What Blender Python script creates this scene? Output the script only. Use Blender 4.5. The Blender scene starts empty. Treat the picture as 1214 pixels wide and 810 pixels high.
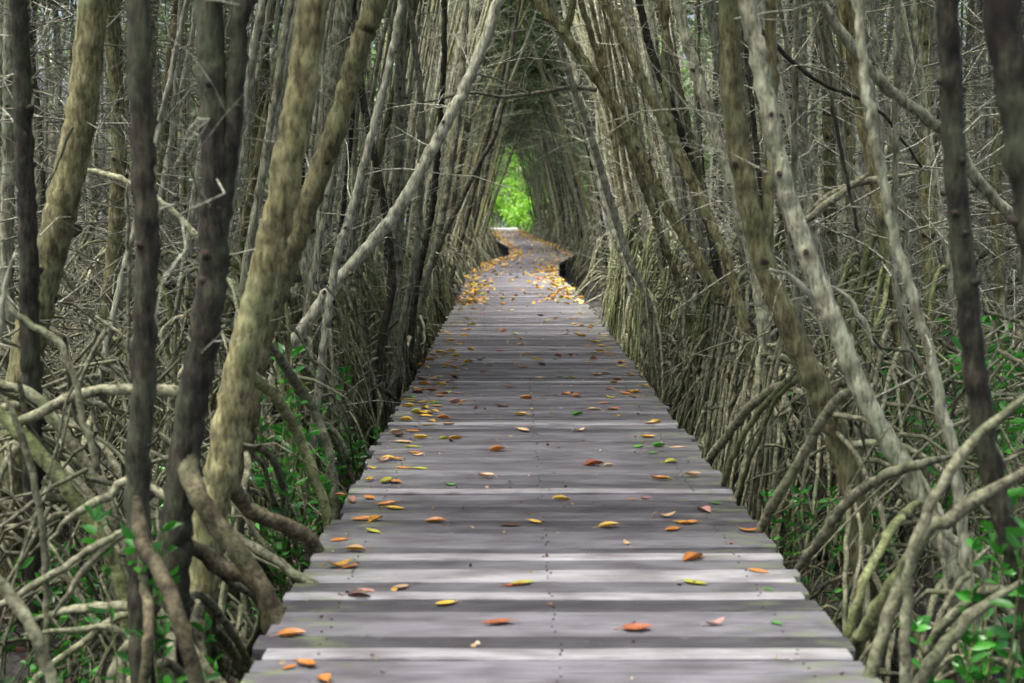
import bpy, math, random
import numpy as np
from mathutils import Vector, Matrix
C = bpy.context.scene.collection
rnd = random.Random(11)
R = np.random.default_rng(5)
PI = math.pi
# ------------------------------------------------------------------ camera numbers (1214 x 810 photo, 50 mm lens)
FPX, CX, CY, HOR, CAM_H = 1686.1, 607.0, 405.0, 245.0, 1.45
TH = math.atan((CY - HOR) / FPX)
GZ = -0.68                                     # mud level; boardwalk top is z = 0

def ray(px, py):
    x, y = (px - CX) / FPX, (CY - py) / FPX
    return np.array([x, math.cos(TH) + math.sin(TH) * y, -math.sin(TH) + math.cos(TH) * y])
def at(px, py, Y):
    d = ray(px, py); s = Y / d[1]
    return np.array([0, 0, CAM_H]) + d * s
def on_deck(px, py, z=0.0):
    d = ray(px, py); s = (z - CAM_H) / d[2]
    return np.array([0, 0, CAM_H]) + d * s

def path_x(y):
    return float(np.interp(y, [0, 22, 26, 30.5, 36.5, 43, 51, 61, 74, 90, 110], [.15, .14, .10, .0, .24, .92, .86, .34, -.05, -.3, -.3]))
HALF = 0.975

# ------------------------------------------------------------------ mesh buffer
class MB:
    def __init__(s): s.v, s.f, s.m, s.a, s.n = [], [], [], [], 0
    def add(s, v, f, mat=0, att=0.0):
        v = np.asarray(v, float).reshape(-1, 3); f = np.asarray(f, np.int64).reshape(-1, 4)
        s.v.append(v); s.f.append(f + s.n); s.n += len(v)
        s.m.append(np.full(len(f), mat)); s.a.append(np.broadcast_to(np.asarray(att, float), (len(v),)).copy())
    def merge(s, o, mat4=None, dmat=0):
        v, f, m, a = o.arrays()
        if mat4 is not None: v = v @ mat4[:3, :3].T + mat4[:3, 3]
        s.v.append(v); s.f.append(f + s.n); s.n += len(v); s.m.append(m + dmat); s.a.append(a)
    def arrays(s): return np.concatenate(s.v), np.concatenate(s.f), np.concatenate(s.m), np.concatenate(s.a)
    def mesh(s, name, mats, smooth=True, attname='scar'):
        v, f, m, a = s.arrays()
        me = bpy.data.meshes.new(name)
        me.vertices.add(len(v)); me.vertices.foreach_set('co', v.astype(np.float32).ravel())
        me.loops.add(len(f) * 4); me.loops.foreach_set('vertex_index', f.astype(np.int32).ravel())
        me.polygons.add(len(f))
        me.polygons.foreach_set('loop_start', np.arange(0, len(f) * 4, 4, dtype=np.int32))
        me.polygons.foreach_set('loop_total', np.full(len(f), 4, np.int32))
        me.polygons.foreach_set('material_index', m.astype(np.int32))
        me.polygons.foreach_set('use_smooth', np.full(len(f), smooth))
        for x in mats: me.materials.append(x)
        at_ = me.attributes.new(attname, 'FLOAT', 'POINT'); at_.data.foreach_set('value', a.astype(np.float32))
        me.update(); me.validate()
        return me
    def obj(s, name, mats, parent=None, smooth=True, attname='scar'):
        if not isinstance(mats, (list, tuple)): mats = [mats]
        o = bpy.data.objects.new(name, s.mesh(name, mats, smooth, attname)); C.objects.link(o)
        if parent is not None: o.parent = parent
        return o

def unit(v): return v / np.maximum(np.linalg.norm(v, axis=-1, keepdims=True), 1e-9)
def spline(pts, step):
    p = np.asarray(pts, float)
    if len(p) == 2: p = np.array([p[0], (p[0] + p[1]) / 2, p[1]])
    q = np.vstack([2 * p[0] - p[1], p, 2 * p[-1] - p[-2]])
    out = []
    for i in range(1, len(q) - 2):
        n = max(2, int(np.linalg.norm(q[i + 1] - q[i]) / step) + 1)
        t = np.linspace(0, 1, n, endpoint=False)[:, None]
        a, b, c, d = q[i - 1], q[i], q[i + 1], q[i + 2]
        out.append(.5 * ((2 * b) + (c - a) * t + (2 * a - 5 * b + 4 * c - d) * t ** 2 + (3 * b - a - 3 * c + d) * t ** 3))
    out.append(p[-1:])
    return np.vstack(out)
def tube(mb, pts, rad, ns=6, rough=0.0, mat=0, att=0.0, close=True):
    p = np.asarray(pts, float); n = len(p)
    r = np.broadcast_to(np.asarray(rad, float), (n,)).copy()
    t = unit(np.gradient(p, axis=0))
    ref = np.cross(t[0], t[-1])
    if np.linalg.norm(ref) < .25:
        ref = np.eye(3)[np.argmin(np.abs(t).max(axis=0))]
    ref = ref / np.linalg.norm(ref)
    b = unit(np.cross(t, ref)); c = np.cross(t, b)
    a = np.linspace(0, 2 * PI, ns, endpoint=False)
    rr = r[:, None] * np.ones(ns)
    if rough: rr = rr * (1 + rough * (R.random((n, ns)) - .5) * 2)
    v = p[:, None, :] + rr[:, :, None] * (np.cos(a)[None, :, None] * b[:, None, :] + np.sin(a)[None, :, None] * c[:, None, :])
    at_ = np.broadcast_to(np.asarray(att, float), (n,)) if np.ndim(att) else np.full(n, att)
    if close:
        v = np.concatenate([np.broadcast_to(p[0], (1, ns, 3)), v, np.broadcast_to(p[-1], (1, ns, 3))]); at_ = np.concatenate([at_[:1], at_, at_[-1:]]); n += 2
    i = np.arange(n - 1)[:, None] * ns; j = np.arange(ns)[None, :]; k = (j + 1) % ns
    f = np.stack([i + j, i + k, i + ns + k, i + ns + j], -1).reshape(-1, 4)
    mb.add(v.reshape(-1, 3), f, mat, np.repeat(at_, ns))
def twigs(mb, st, dr, ln, r0, sag=.15, curl=.25, nr=5, ns=4, mat=0):
    """N thin bent twigs at once"""
    N = len(st)
    if N == 0: return np.zeros((0, nr, 3))
    dr = unit(dr); ln = np.broadcast_to(np.asarray(ln, float), (N,)); r0 = np.broadcast_to(np.asarray(r0, float), (N,))
    side = unit(np.cross(dr, R.normal(size=(N, 3)))); s2 = np.cross(dr, side)
    t = np.linspace(0, 1, nr)
    cur = R.normal(0, curl, N)
    kink = R.normal(0, .035, (N, nr, 1)) * ln[:, None, None]; kink[:, 0] = 0
    p = st[:, None, :] + dr[:, None, :] * (t[None, :, None] * ln[:, None, None]) + side[:, None, :] * (cur * ln)[:, None, None] * (t ** 2)[None, :, None] + s2[:, None, :] * kink
    p[:, :, 2] -= (sag * ln)[:, None] * (t ** 2)[None]
    r = r0[:, None] * (1 - .75 * t)[None]
    a = np.linspace(0, 2 * PI, ns, endpoint=False)
    v = p[:, :, None, :] + r[:, :, None, None] * (np.cos(a)[None, None, :, None] * side[:, None, None, :] + np.sin(a)[None, None, :, None] * s2[:, None, None, :])
    q = np.arange(N)[:, None, None] * nr * ns; i = np.arange(nr - 1)[None, :, None] * ns; j = np.arange(ns)[None, None, :]; k = (j + 1) % ns
    f = np.stack([q + i + j, q + i + k, q + i + ns + k, q + i + ns + j], -1).reshape(-1, 4)
    mb.add(v.reshape(-1, 3), f, mat)
    return p
def leaves(mb, cen, dr, L, W, mat=0, fold=.25, att=None):
    """N folded leaf blades: two quads each side of a midrib would double the faces, so each is base-side-tip-side with a bent fold"""
    N = len(cen)
    if N == 0: return
    dr = unit(dr); L = np.broadcast_to(np.asarray(L, float), (N,))[:, None]; W = np.broadcast_to(np.asarray(W, float), (N,))[:, None]
    s = unit(np.cross(dr, R.normal(size=(N, 3)))); up = np.cross(s, dr)
    b = cen; tip = cen + dr * L - up * L * .12; m1 = cen + dr * L * .3; m2 = cen + dr * L * .68
    a1 = m1 + s * W * .42 + up * W * fold; a2 = m2 + s * W * .40 + up * W * fold * .9
    c1 = m1 - s * W * .42 + up * W * fold; c2 = m2 - s * W * .40 + up * W * fold * .9
    v = np.stack([b, a1, a2, tip, c2, c1, m1, m2], 1)
    F = np.array([[0, 1, 2, 7], [7, 2, 3, 3], [0, 7, 4, 5], [7, 3, 3, 4]])
    F = np.array([[0, 1, 2, 7], [0, 7, 4, 5], [7, 2, 3, 4]])
    f = (np.arange(N)[:, None, None] * 8 + F[None]).reshape(-1, 4)
    at_ = R.random(N) if att is None else np.broadcast_to(att, (N,))
    mb.add(v.reshape(-1, 3), f, mat, np.repeat(at_, 8))

# ------------------------------------------------------------------ materials
def nmat(name):
    m = bpy.data.materials.new(name); m.use_nodes = True
    nt = m.node_tree; nt.nodes.clear()
    out = nt.nodes.new('ShaderNodeOutputMaterial')
    def N(t, **kw):
        n = nt.nodes.new(t)
        for k, v in kw.items():
            if k.startswith('i_'): n.inputs[int(k[2:])].default_value = v
            else: setattr(n, k, v)
        return n
    return m, nt, N, out
def ramp(N, stops, interp='LINEAR'):
    n = N('ShaderNodeValToRGB'); cr = n.color_ramp; cr.interpolation = interp
    while len(cr.elements) > 1: cr.elements.remove(cr.elements[-1])
    for i, (p, c) in enumerate(stops):
        e = cr.elements[0] if i == 0 else cr.elements.new(p)
        e.position = p; e.color = (*c, 1) if len(c) == 3 else c
    return n
def mixc(N, nt, fac, a, b, blend='MIX'):
    n = N('ShaderNodeMix', data_type='RGBA', blend_type=blend)
    for sock, val in ((n.inputs['Factor'], fac), (n.inputs[6], a), (n.inputs[7], b)):
        if hasattr(val, 'is_linked') or hasattr(val, 'links'): nt.links.new(val, sock)
        elif isinstance(val, (int, float)): sock.default_value = val
        else: sock.default_value = (*val, 1)
    return n.outputs[2]
def bark(name, dark, mid, light, lichen, lich_amt=.45, scale=26, stretch=.3, var=.35, rough=.85, bump=.7):
    m, nt, N, out = nmat(name)
    dark, mid, light, lichen = [(c[0] * .95, c[1], c[2] * .95) for c in (dark, mid, light, lichen)]   # shifts every bark tone slightly towards green
    tc = N('ShaderNodeTexCoord'); oi = N('ShaderNodeObjectInfo')
    mp = N('ShaderNodeMapping'); mp.inputs['Scale'].default_value = (1, 1, stretch); nt.links.new(tc.outputs['Object'], mp.inputs[0])
    n1 = N('ShaderNodeTexNoise'); n1.inputs['Scale'].default_value = scale; n1.inputs['Detail'].default_value = 9; n1.inputs['Roughness'].default_value = .72
    nt.links.new(mp.outputs[0], n1.inputs['Vector'])
    r1 = ramp(N, [(.33, dark), (.48, mid), (.64, light)]); nt.links.new(n1.outputs[0], r1.inputs[0])
    n2 = N('ShaderNodeTexNoise'); n2.inputs['Scale'].default_value = 3.2; n2.inputs['Detail'].default_value = 4; n2.inputs['Roughness'].default_value = .6
    nt.links.new(tc.outputs['Object'], n2.inputs['Vector'])
    r2 = ramp(N, [(.48, (0, 0, 0)), (.62, (lich_amt,) * 3)]); nt.links.new(n2.outputs[0], r2.inputs[0])
    col = mixc(N, nt, r2.outputs[0], r1.outputs[0], lichen)
    n3 = N('ShaderNodeTexNoise'); n3.inputs['Scale'].default_value = 60; n3.inputs['Detail'].default_value = 3
    nt.links.new(mp.outputs[0], n3.inputs['Vector'])
    r3 = ramp(N, [(.36, (.30, .28, .26)), (.5, (1, 1, 1))]); nt.links.new(n3.outputs[0], r3.inputs[0])
    col = mixc(N, nt, .7, col, r3.outputs[0], 'MULTIPLY')
    at_ = N('ShaderNodeAttribute', attribute_name='scar')
    col = mixc(N, nt, at_.outputs['Fac'], col, (.035, .026, .02))
    hv = N('ShaderNodeHueSaturation')
    mr = N('ShaderNodeMapRange'); nt.links.new(oi.outputs['Random'], mr.inputs[0]); mr.inputs[3].default_value = 1 - var; mr.inputs[4].default_value = 1 + var
    nt.links.new(mr.outputs[0], hv.inputs['Value']); nt.links.new(col, hv.inputs['Color'])
    bs = N('ShaderNodeBsdfPrincipled'); bs.inputs['Roughness'].default_value = rough; bs.inputs['Specular IOR Level'].default_value = .3
    nt.links.new(hv.outputs[0], bs.inputs['Base Color'])
    bp = N('ShaderNodeBump'); bp.inputs['Strength'].default_value = bump; bp.inputs['Distance'].default_value = .012
    ad = N('ShaderNodeMath', operation='ADD'); nt.links.new(n1.outputs[0], ad.inputs[0]); nt.links.new(n3.outputs[0], ad.inputs[1])
    nt.links.new(ad.outputs[0], bp.inputs['Height']); nt.links.new(bp.outputs[0], bs.inputs['Normal'])
    nt.links.new(bs.outputs[0], out.inputs[0])
    return m
def leafmat(name, a, b, trans=.4, gloss=.4, noise=False, var=.2):
    m, nt, N, out = nmat(name)
    at_ = N('ShaderNodeAttribute', attribute_name='scar'); oi = N('ShaderNodeObjectInfo')
    fac = at_.outputs['Fac']
    if noise:
        tc = N('ShaderNodeTexCoord'); n1 = N('ShaderNodeTexNoise'); n1.inputs['Scale'].default_value = 26; n1.inputs['Detail'].default_value = 4
        nt.links.new(tc.outputs['Object'], n1.inputs['Vector'])
        rr = ramp(N, [(.38, (0, 0, 0)), (.62, (1, 1, 1))]); nt.links.new(n1.outputs[0], rr.inputs[0]); fac = rr.outputs[0]
    col = mixc(N, nt, fac, a, b)
    hv = N('ShaderNodeHueSaturation')
    mr = N('ShaderNodeMapRange'); nt.links.new(oi.outputs['Random'], mr.inputs[0]); mr.inputs[3].default_value = 1 - var; mr.inputs[4].default_value = 1 + var
    nt.links.new(mr.outputs[0], hv.inputs['Value']); nt.links.new(col, hv.inputs['Color']); col = hv.outputs[0]
    bs = N('ShaderNodeBsdfPrincipled'); bs.inputs['Roughness'].default_value = gloss; nt.links.new(col, bs.inputs['Base Color'])
    tr = N('ShaderNodeBsdfTranslucent'); nt.links.new(col, tr.inputs[0])
    mx = N('ShaderNodeMixShader'); mx.inputs[0].default_value = trans
    nt.links.new(bs.outputs[0], mx.inputs[1]); nt.links.new(tr.outputs[0], mx.inputs[2]); nt.links.new(mx.outputs[0], out.inputs[0])
    return m
M = {}
M['bark_olive'] = bark('bark_olive', (.034, .031, .014), (.172, .154, .074), (.38, .35, .185), (.20, .24, .115), .5)
M['bark_dark'] = bark('bark_dark', (.006, .005, .004), (.022, .019, .014), (.080, .072, .046), (.11, .135, .075), .45)
M['bark_grey'] = bark('bark_grey', (.050, .047, .033), (.240, .230, .162), (.47, .46, .345), (.27, .315, .205), .5)
M['bark_pale'] = bark('bark_pale', (.10, .096, .072), (.36, .347, .265), (.56, .545, .435), (.36, .395, .28), .35)
M['root'] = bark('root_bark', (.034, .032, .020), (.172, .163, .108), (.39, .375, .26), (.16, .195, .095), .5, scale=20, stretch=1, bump=.4)
M['root_moss'] = bark('root_bark_mossy', (.030, .032, .014), (.135, .143, .066), (.29, .30, .15), (.14, .18, .06), .5, scale=20, stretch=1, bump=.4)
M['root_dusk'] = bark('root_bark_brown', (.020, .016, .010), (.092, .074, .044), (.22, .185, .115), (.11, .13, .065), .4, scale=20, stretch=1, bump=.3)
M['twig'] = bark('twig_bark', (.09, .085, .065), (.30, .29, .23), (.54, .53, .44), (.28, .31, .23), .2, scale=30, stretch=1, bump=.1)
M['twig_dimmed'] = bark('twig_bark_dimmed', (.05, .055, .038), (.14, .15, .10), (.28, .29, .21), (.16, .22, .11), .5, scale=30, stretch=1, bump=.1)  # darker, greener twigs: dimness of the far tunnel put into the colour
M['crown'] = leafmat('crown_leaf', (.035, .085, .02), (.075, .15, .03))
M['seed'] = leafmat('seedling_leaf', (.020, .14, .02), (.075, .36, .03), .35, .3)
M['bush'] = leafmat('sunlit_leaf', (.08, .28, .02), (.32, .56, .06), .5, .35)  # brighter than plain foliage; open daylight is partly painted into these greens

def deck_mat():
    m, nt, N, out = nmat('weathered_plank')
    tc = N('ShaderNodeTexCoord'); at_ = N('ShaderNodeAttribute', attribute_name='tone')
    mp = N('ShaderNodeMapping'); mp.inputs['Scale'].default_value = (4.5, 95, 20); nt.links.new(tc.outputs['Object'], mp.inputs[0])
    # shift the grain per plank
    cmb = N('ShaderNodeCombineXYZ'); mul = N('ShaderNodeMath', operation='MULTIPLY'); mul.inputs[1].default_value = 91.7
    nt.links.new(at_.outputs['Fac'], mul.inputs[0]); nt.links.new(mul.outputs[0], cmb.inputs[0]); nt.links.new(cmb.outputs[0], mp.inputs['Location'])
    g = N('ShaderNodeTexNoise'); g.inputs['Scale'].default_value = 1.0; g.inputs['Detail'].default_value = 6; g.inputs['Roughness'].default_value = .6
    nt.links.new(mp.outputs[0], g.inputs['Vector'])
    base = ramp(N, [(0, (.038, .037, .041)), (.5, (.096, .096, .103)), (.80, (.145, .145, .155)), (.9, (.22, .222, .227)), (1, (.28, .282, .279))]); nt.links.new(at_.outputs['Fac'], base.inputs[0])
    gr = ramp(N, [(.32, (.45, .43, .44)), (.47, (.92, .91, .92)), (.66, (1.22, 1.21, 1.2))]); nt.links.new(g.outputs[0], gr.inputs[0])
    col = mixc(N, nt, .85, base.outputs[0], gr.outputs[0], 'MULTIPLY')
    # weather stains, long along the plank
    mp2 = N('ShaderNodeMapping'); mp2.inputs['Scale'].default_value = (2.3, 6, 1); nt.links.new(tc.outputs['Object'], mp2.inputs[0])
    s = N('ShaderNodeTexNoise'); s.inputs['Scale'].default_value = 1.3; s.inputs['Detail'].default_value = 5; nt.links.new(mp2.outputs[0], s.inputs['Vector'])
    sr = ramp(N, [(.34, (.50, .47, .49)), (.60, (1.22, 1.22, 1.25))]); nt.links.new(s.outputs[0], sr.inputs[0])
    col = mixc(N, nt, .8, col, sr.outputs[0], 'MULTIPLY')
    # bleached bluish lichen blotches
    mp3 = N('ShaderNodeMapping'); mp3.inputs['Scale'].default_value = (4.2, 9, 1); nt.links.new(tc.outputs['Object'], mp3.inputs[0])
    w = N('ShaderNodeTexNoise'); w.inputs['Scale'].default_value = 1.5; w.inputs['Detail'].default_value = 5; w.inputs['Roughness'].default_value = .7; nt.links.new(mp3.outputs[0], w.inputs['Vector'])
    wr = ramp(N, [(.63, (0, 0, 0)), (.72, (.6, .6, .6))]); nt.links.new(w.outputs[0], wr.inputs[0])
    col = mixc(N, nt, wr.outputs[0], col, (.17, .18, .195))
    # green algae towards the plank ends
    sx = N('ShaderNodeSeparateXYZ'); nt.links.new(tc.outputs['Object'], sx.inputs[0])
    ab = N('ShaderNodeMath', operation='SUBTRACT'); ab.inputs[1].default_value = .14; nt.links.new(sx.outputs[0], ab.inputs[0])
    ab2 = N('ShaderNodeMath', operation='ABSOLUTE'); nt.links.new(ab.outputs[0], ab2.inputs[0])
    er = N('ShaderNodeMapRange'); er.inputs[1].default_value = .55; er.inputs[2].default_value = 1.0; nt.links.new(ab2.outputs[0], er.inputs[0])
    al = N('ShaderNodeTexNoise'); al.inputs['Scale'].default_value = 2.4; al.inputs['Detail'].default_value = 5; nt.links.new(mp2.outputs[0], al.inputs['Vector'])
    ar = ramp(N, [(.50, (0, 0, 0)), (.66, (.75, .75, .75))]); nt.links.new(al.outputs[0], ar.inputs[0])
    am = N('ShaderNodeMath', operation='MULTIPLY'); nt.links.new(er.outputs[0], am.inputs[0]); nt.links.new(ar.outputs[0], am.inputs[1])
    col = mixc(N, nt, am.outputs[0], col, (.15, .19, .085))
    bs = N('ShaderNodeBsdfPrincipled'); nt.links.new(col, bs.inputs['Base Color']); bs.inputs['Roughness'].default_value = .7; bs.inputs['Specular IOR Level'].default_value = .3
    bp = N('ShaderNodeBump'); bp.inputs['Strength'].default_value = .5; bp.inputs['Distance'].default_value = .006; nt.links.new(g.outputs[0], bp.inputs['Height']); nt.links.new(bp.outputs[0], bs.inputs['Normal'])
    nt.links.new(bs.outputs[0], out.inputs[0]); return m
M['deck'] = deck_mat()
def mud_mat():
    m, nt, N, out = nmat('wet_mud')
    tc = N('ShaderNodeTexCoord'); n1 = N('ShaderNodeTexNoise'); n1.inputs['Scale'].default_value = 3; n1.inputs['Detail'].default_value = 9; nt.links.new(tc.outputs['Object'], n1.inputs['Vector'])
    r = ramp(N, [(.35, (.012, .010, .010)), (.55, (.028, .025, .024)), (.7, (.07, .067, .064))]); nt.links.new(n1.outputs[0], r.inputs[0])
    rr = ramp(N, [(.4, (.25, .25, .25)), (.6, (.8, .8, .8))]); nt.links.new(n1.outputs[0], rr.inputs[0])
    bs = N('ShaderNodeBsdfPrincipled'); nt.links.new(r.outputs[0], bs.inputs['Base Color']); nt.links.new(rr.outputs[0], bs.inputs['Roughness'])
    n2 = N('ShaderNodeTexNoise'); n2.inputs['Scale'].default_value = 18; n2.inputs['Detail'].default_value = 6; nt.links.new(tc.outputs['Object'], n2.inputs['Vector'])
    bp = N('ShaderNodeBump'); bp.inputs['Strength'].default_value = .8; bp.inputs['Distance'].default_value = .05; nt.links.new(n2.outputs[0], bp.inputs['Height']); nt.links.new(bp.outputs[0], bs.inputs['Normal'])
    nt.links.new(bs.outputs[0], out.inputs[0]); return m
M['mud'] = mud_mat()

# ------------------------------------------------------------------ things
def tag(o, label=None, cat=None, group=None, kind=None):
    if label: o['label'] = label
    if cat: o['category'] = cat
    if group: o['group'] = group
    if kind: o['kind'] = kind
    return o
def empty(name, loc=(0, 0, 0)):
    o = bpy.data.objects.new(name, None); o.empty_display_size = .2; o.location = loc; C.objects.link(o); return o
CHILD = {}
def child(o, c): CHILD.setdefault(o.name, []).append(c)
def kids(o): return CHILD.get(o.name, [])
def copy_thing(root, loc, rz, sc=1.0):
    r = root.copy(); C.objects.link(r); r.location = loc; r.rotation_euler = (0, 0, rz); r.scale = (sc, sc, sc)
    for ch in kids(root):
        c = ch.copy(); C.objects.link(c); c.parent = r
    return r

# ------------------------------------------------------------------ tree pieces
def trunk_mesh(mb, pts, r0, r1, ns=9, step=.07, knots=True, rough=.035, stub=.4, flare=0):
    p = spline(pts, step); n = len(p)
    p = p + R.normal(0, .0035, p.shape)
    r = np.linspace(r0, r1, n)
    s = np.concatenate([[0], np.cumsum(np.linalg.norm(np.diff(p, axis=0), axis=1))])
    sc = np.zeros(n)
    if flare: r = r * np.clip(.4 + .6 * s / flare, .4, 1)
    if knots:
        k = R.uniform(.05, .25); prev = 0
        while k < s[-1] - .05:
            i = int(np.searchsorted(s, k))
            if i < n - 1:
                r[i] *= 1 + R.uniform(.03, .12); sc[i] = R.uniform(0, .5)
                if R.random() < stub * .55:
                    t = unit(p[min(i + 1, n - 1)] - p[i - 1]); o = unit(np.cross(t, R.normal(size=3)))
                    ln = r[i] * R.uniform(1.05, 1.4)
                    q = np.array([p[i], p[i] + o * ln * .7 + t * r[i] * .15, p[i] + o * ln + t * r[i] * .35])
                    tube(mb, q, [r[i] * .55, r[i] * .38, r[i] * .2], 6, .15, att=[.1, .6, 1])
            k += R.uniform(.06, .19)
    tube(mb, p, r, ns, rough, att=sc)
    return p, r
def root_pts(S, ang, d, gz, h_arch=.10, wob=.05):
    h = S[2] - gz + .06
    t = np.linspace(0, 1, 5)
    out = np.array([math.cos(ang), math.sin(ang), 0]); sd = np.array([-out[1], out[0], 0])
    pw = R.uniform(1.35, 2.3)
    p = S + out * (d * t)[:, None] + sd * (R.normal(0, wob, 5) * d * np.array([0, .5, 1, 1, 1]))[:, None]
    p[:, 2] = S[2] + h_arch * h * np.sin(PI * t) * (1 - t) - h * t ** pw
    return p
def root_mesh(S, ang, d, gz, r0, fork=.6, ns=7, step=.09):
    mb = MB(); p = spline(root_pts(S, ang, d, gz), step); p[1:-1] += R.normal(0, .004, p[1:-1].shape)
    tube(mb, p, np.linspace(r0, r0 * .68, len(p)), ns, .05)
    while R.random() < fork:
        fork *= .55
        i = int(len(p) * R.uniform(.3, .65))
        q = spline(root_pts(p[i], ang + R.choice([-1, 1]) * R.uniform(.4, 1.1), d * R.uniform(.25, .55), gz, .2), step)
        tube(mb, q, np.linspace(r0 * .72, r0 * .5, len(q)), ns - 1, .05)
    return mb
def bare_twigs(mb, p, r, zlo, n, ln=(.3, .9), n2=2.0, bias=None, r0=(.003, .007)):
    """dead bare side twigs along a trunk, with finer twigs on them"""
    idx = np.where(p[:, 2] > zlo)[0]
    if len(idx) == 0 or n == 0: return
    i = R.choice(idx, n)
    d = R.normal(size=(n, 3)); d[:, 2] = R.uniform(-.15, .9, n)
    if bias is not None: d = d + bias
    L = R.uniform(*ln, n)
    q = twigs(mb, p[i], d, L, R.uniform(*r0, n), .1)
    k = int(n * n2); a = R.integers(0, n, k); b = R.integers(1, 4, k)
    d2 = unit(q[a, b + 1] - q[a, b]) + R.normal(0, .6, (k, 3))
    q2 = twigs(mb, q[a, b], d2, L[a] * R.uniform(.3, .7, k), R.uniform(.0018, .0035, k), .08, nr=4, ns=3)
def crown_mesh(mb, c, rad, n, L=.15, mat=0, clump=9):
    """leaf tufts spread through an uneven volume"""
    nc = max(4, n // 30)
    cc = R.normal(size=(nc, 3)); cc = unit(cc) * (R.random((nc, 1)) ** .45) * np.array(rad) + np.array(c)
    k = R.integers(0, nc, n); d = R.normal(size=(n, 3)); d[:, 2] += .15
    cen = cc[k] + unit(d) * (R.random((n, 1)) ** .6) * .34
    leaves(mb, cen, d, R.uniform(.75, 1.2, n) * L, R.uniform(.38, .5, n) * L, mat)
    return cc

HERO = []
def finish_up(pts, top=6.6):
    """carry a trunk on past the frame's top, bending slowly upright"""
    p = list(pts); d = unit(p[-1] - p[-2])
    while p[-1][2] < top:
        d = unit(d * .9 + np.array([0, 0, .1])); p.append(p[-1] + d * .8)
    return p
def hero_tree(name, pix, Y, w0, w1, mat, label, nroot=9, spread=(.5, 1.2), hroot=(.35, 1.2), rr=(.018, .03), rmat='root',
              angs=None, ntw=20, crown=True, group=None, extra=(), low=True, top=6.6, ns=11, stub=.55, twb=None):
    """pix is listed from the lowest seen point upward"""
    pts = [at(*(q if len(q) == 3 else (*q, Y))) for q in pix]
    r0, r1 = w0 * Y / FPX / 2, w1 * Y / FPX / 2
    lo = pts[0]
    gz = GZ
    if low and lo[2] > gz + .15:
        d = unit(pts[0] - pts[1]); L = (lo[2] - gz - .05) / max(.5, -d[2])
        pts = [lo + d * L * .9 * np.array([.5, .5, 1])] + pts
    nvis = len(pts); full = finish_up(pts, top)
    base = np.array([pts[0][0], pts[0][1], gz])
    T = empty(name, base); tag(T, label, 'tree', group)
    mb = MB(); p, r = trunk_mesh(mb, [q - base for q in full], r0, r1 * .6, ns, .035, stub=stub)
    for q, wa, wb in extra:
        e = [at(*(k if len(k) == 3 else (*k, Y))) for k in q]; e = finish_up(e, top * .9)
        trunk_mesh(mb, [k - base for k in e], wa * Y / FPX / 2, wb * Y / FPX / 2 * .6, ns - 1, .035, stub=stub)
    child(T, mb.obj('trunk', M[mat], T))
    zz = p[:, 2]
    for k in range(int(nroot * 1.5)):
        h = R.uniform(*hroot); i = int(np.argmin(abs(zz - h))); S = p[i].copy()
        a = angs[k % len(angs)] + R.normal(0, .25) if angs else k * 2.4 + R.normal(0, .5)
        d = R.uniform(*spread)
        for _ in range(12):                               # keep off the boardwalk
            ex = base[0] + S[0] + math.cos(a) * d; ey = base[1] + S[1] + math.sin(a) * d; px = path_x(max(ey, 0))
            side = -1 if base[0] < 0 else 1
            if side * (ex - px) > HALF + .1 and ey > 2.6: break
            a += .35; d *= .93
        child(T, root_mesh(S, a, d, 0, R.uniform(*rr) * R.choice([.5, .7, .85])).obj('prop_root', M[rmat], T))
    mb = MB(); bare_twigs(mb, p, r, 1.3, ntw, bias=twb)
    t = p[-1]; side = -1 if base[0] < 0 else 1
    crown_mesh(mb, t + np.array([side * .3, 0, .3]), (1.25, 1.25, .8), 1700, mat=1)
    child(T, mb.obj('crown', [M['twig'], M['crown']], T))
    HERO.append((base[0], base[1]))
    return T

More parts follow.
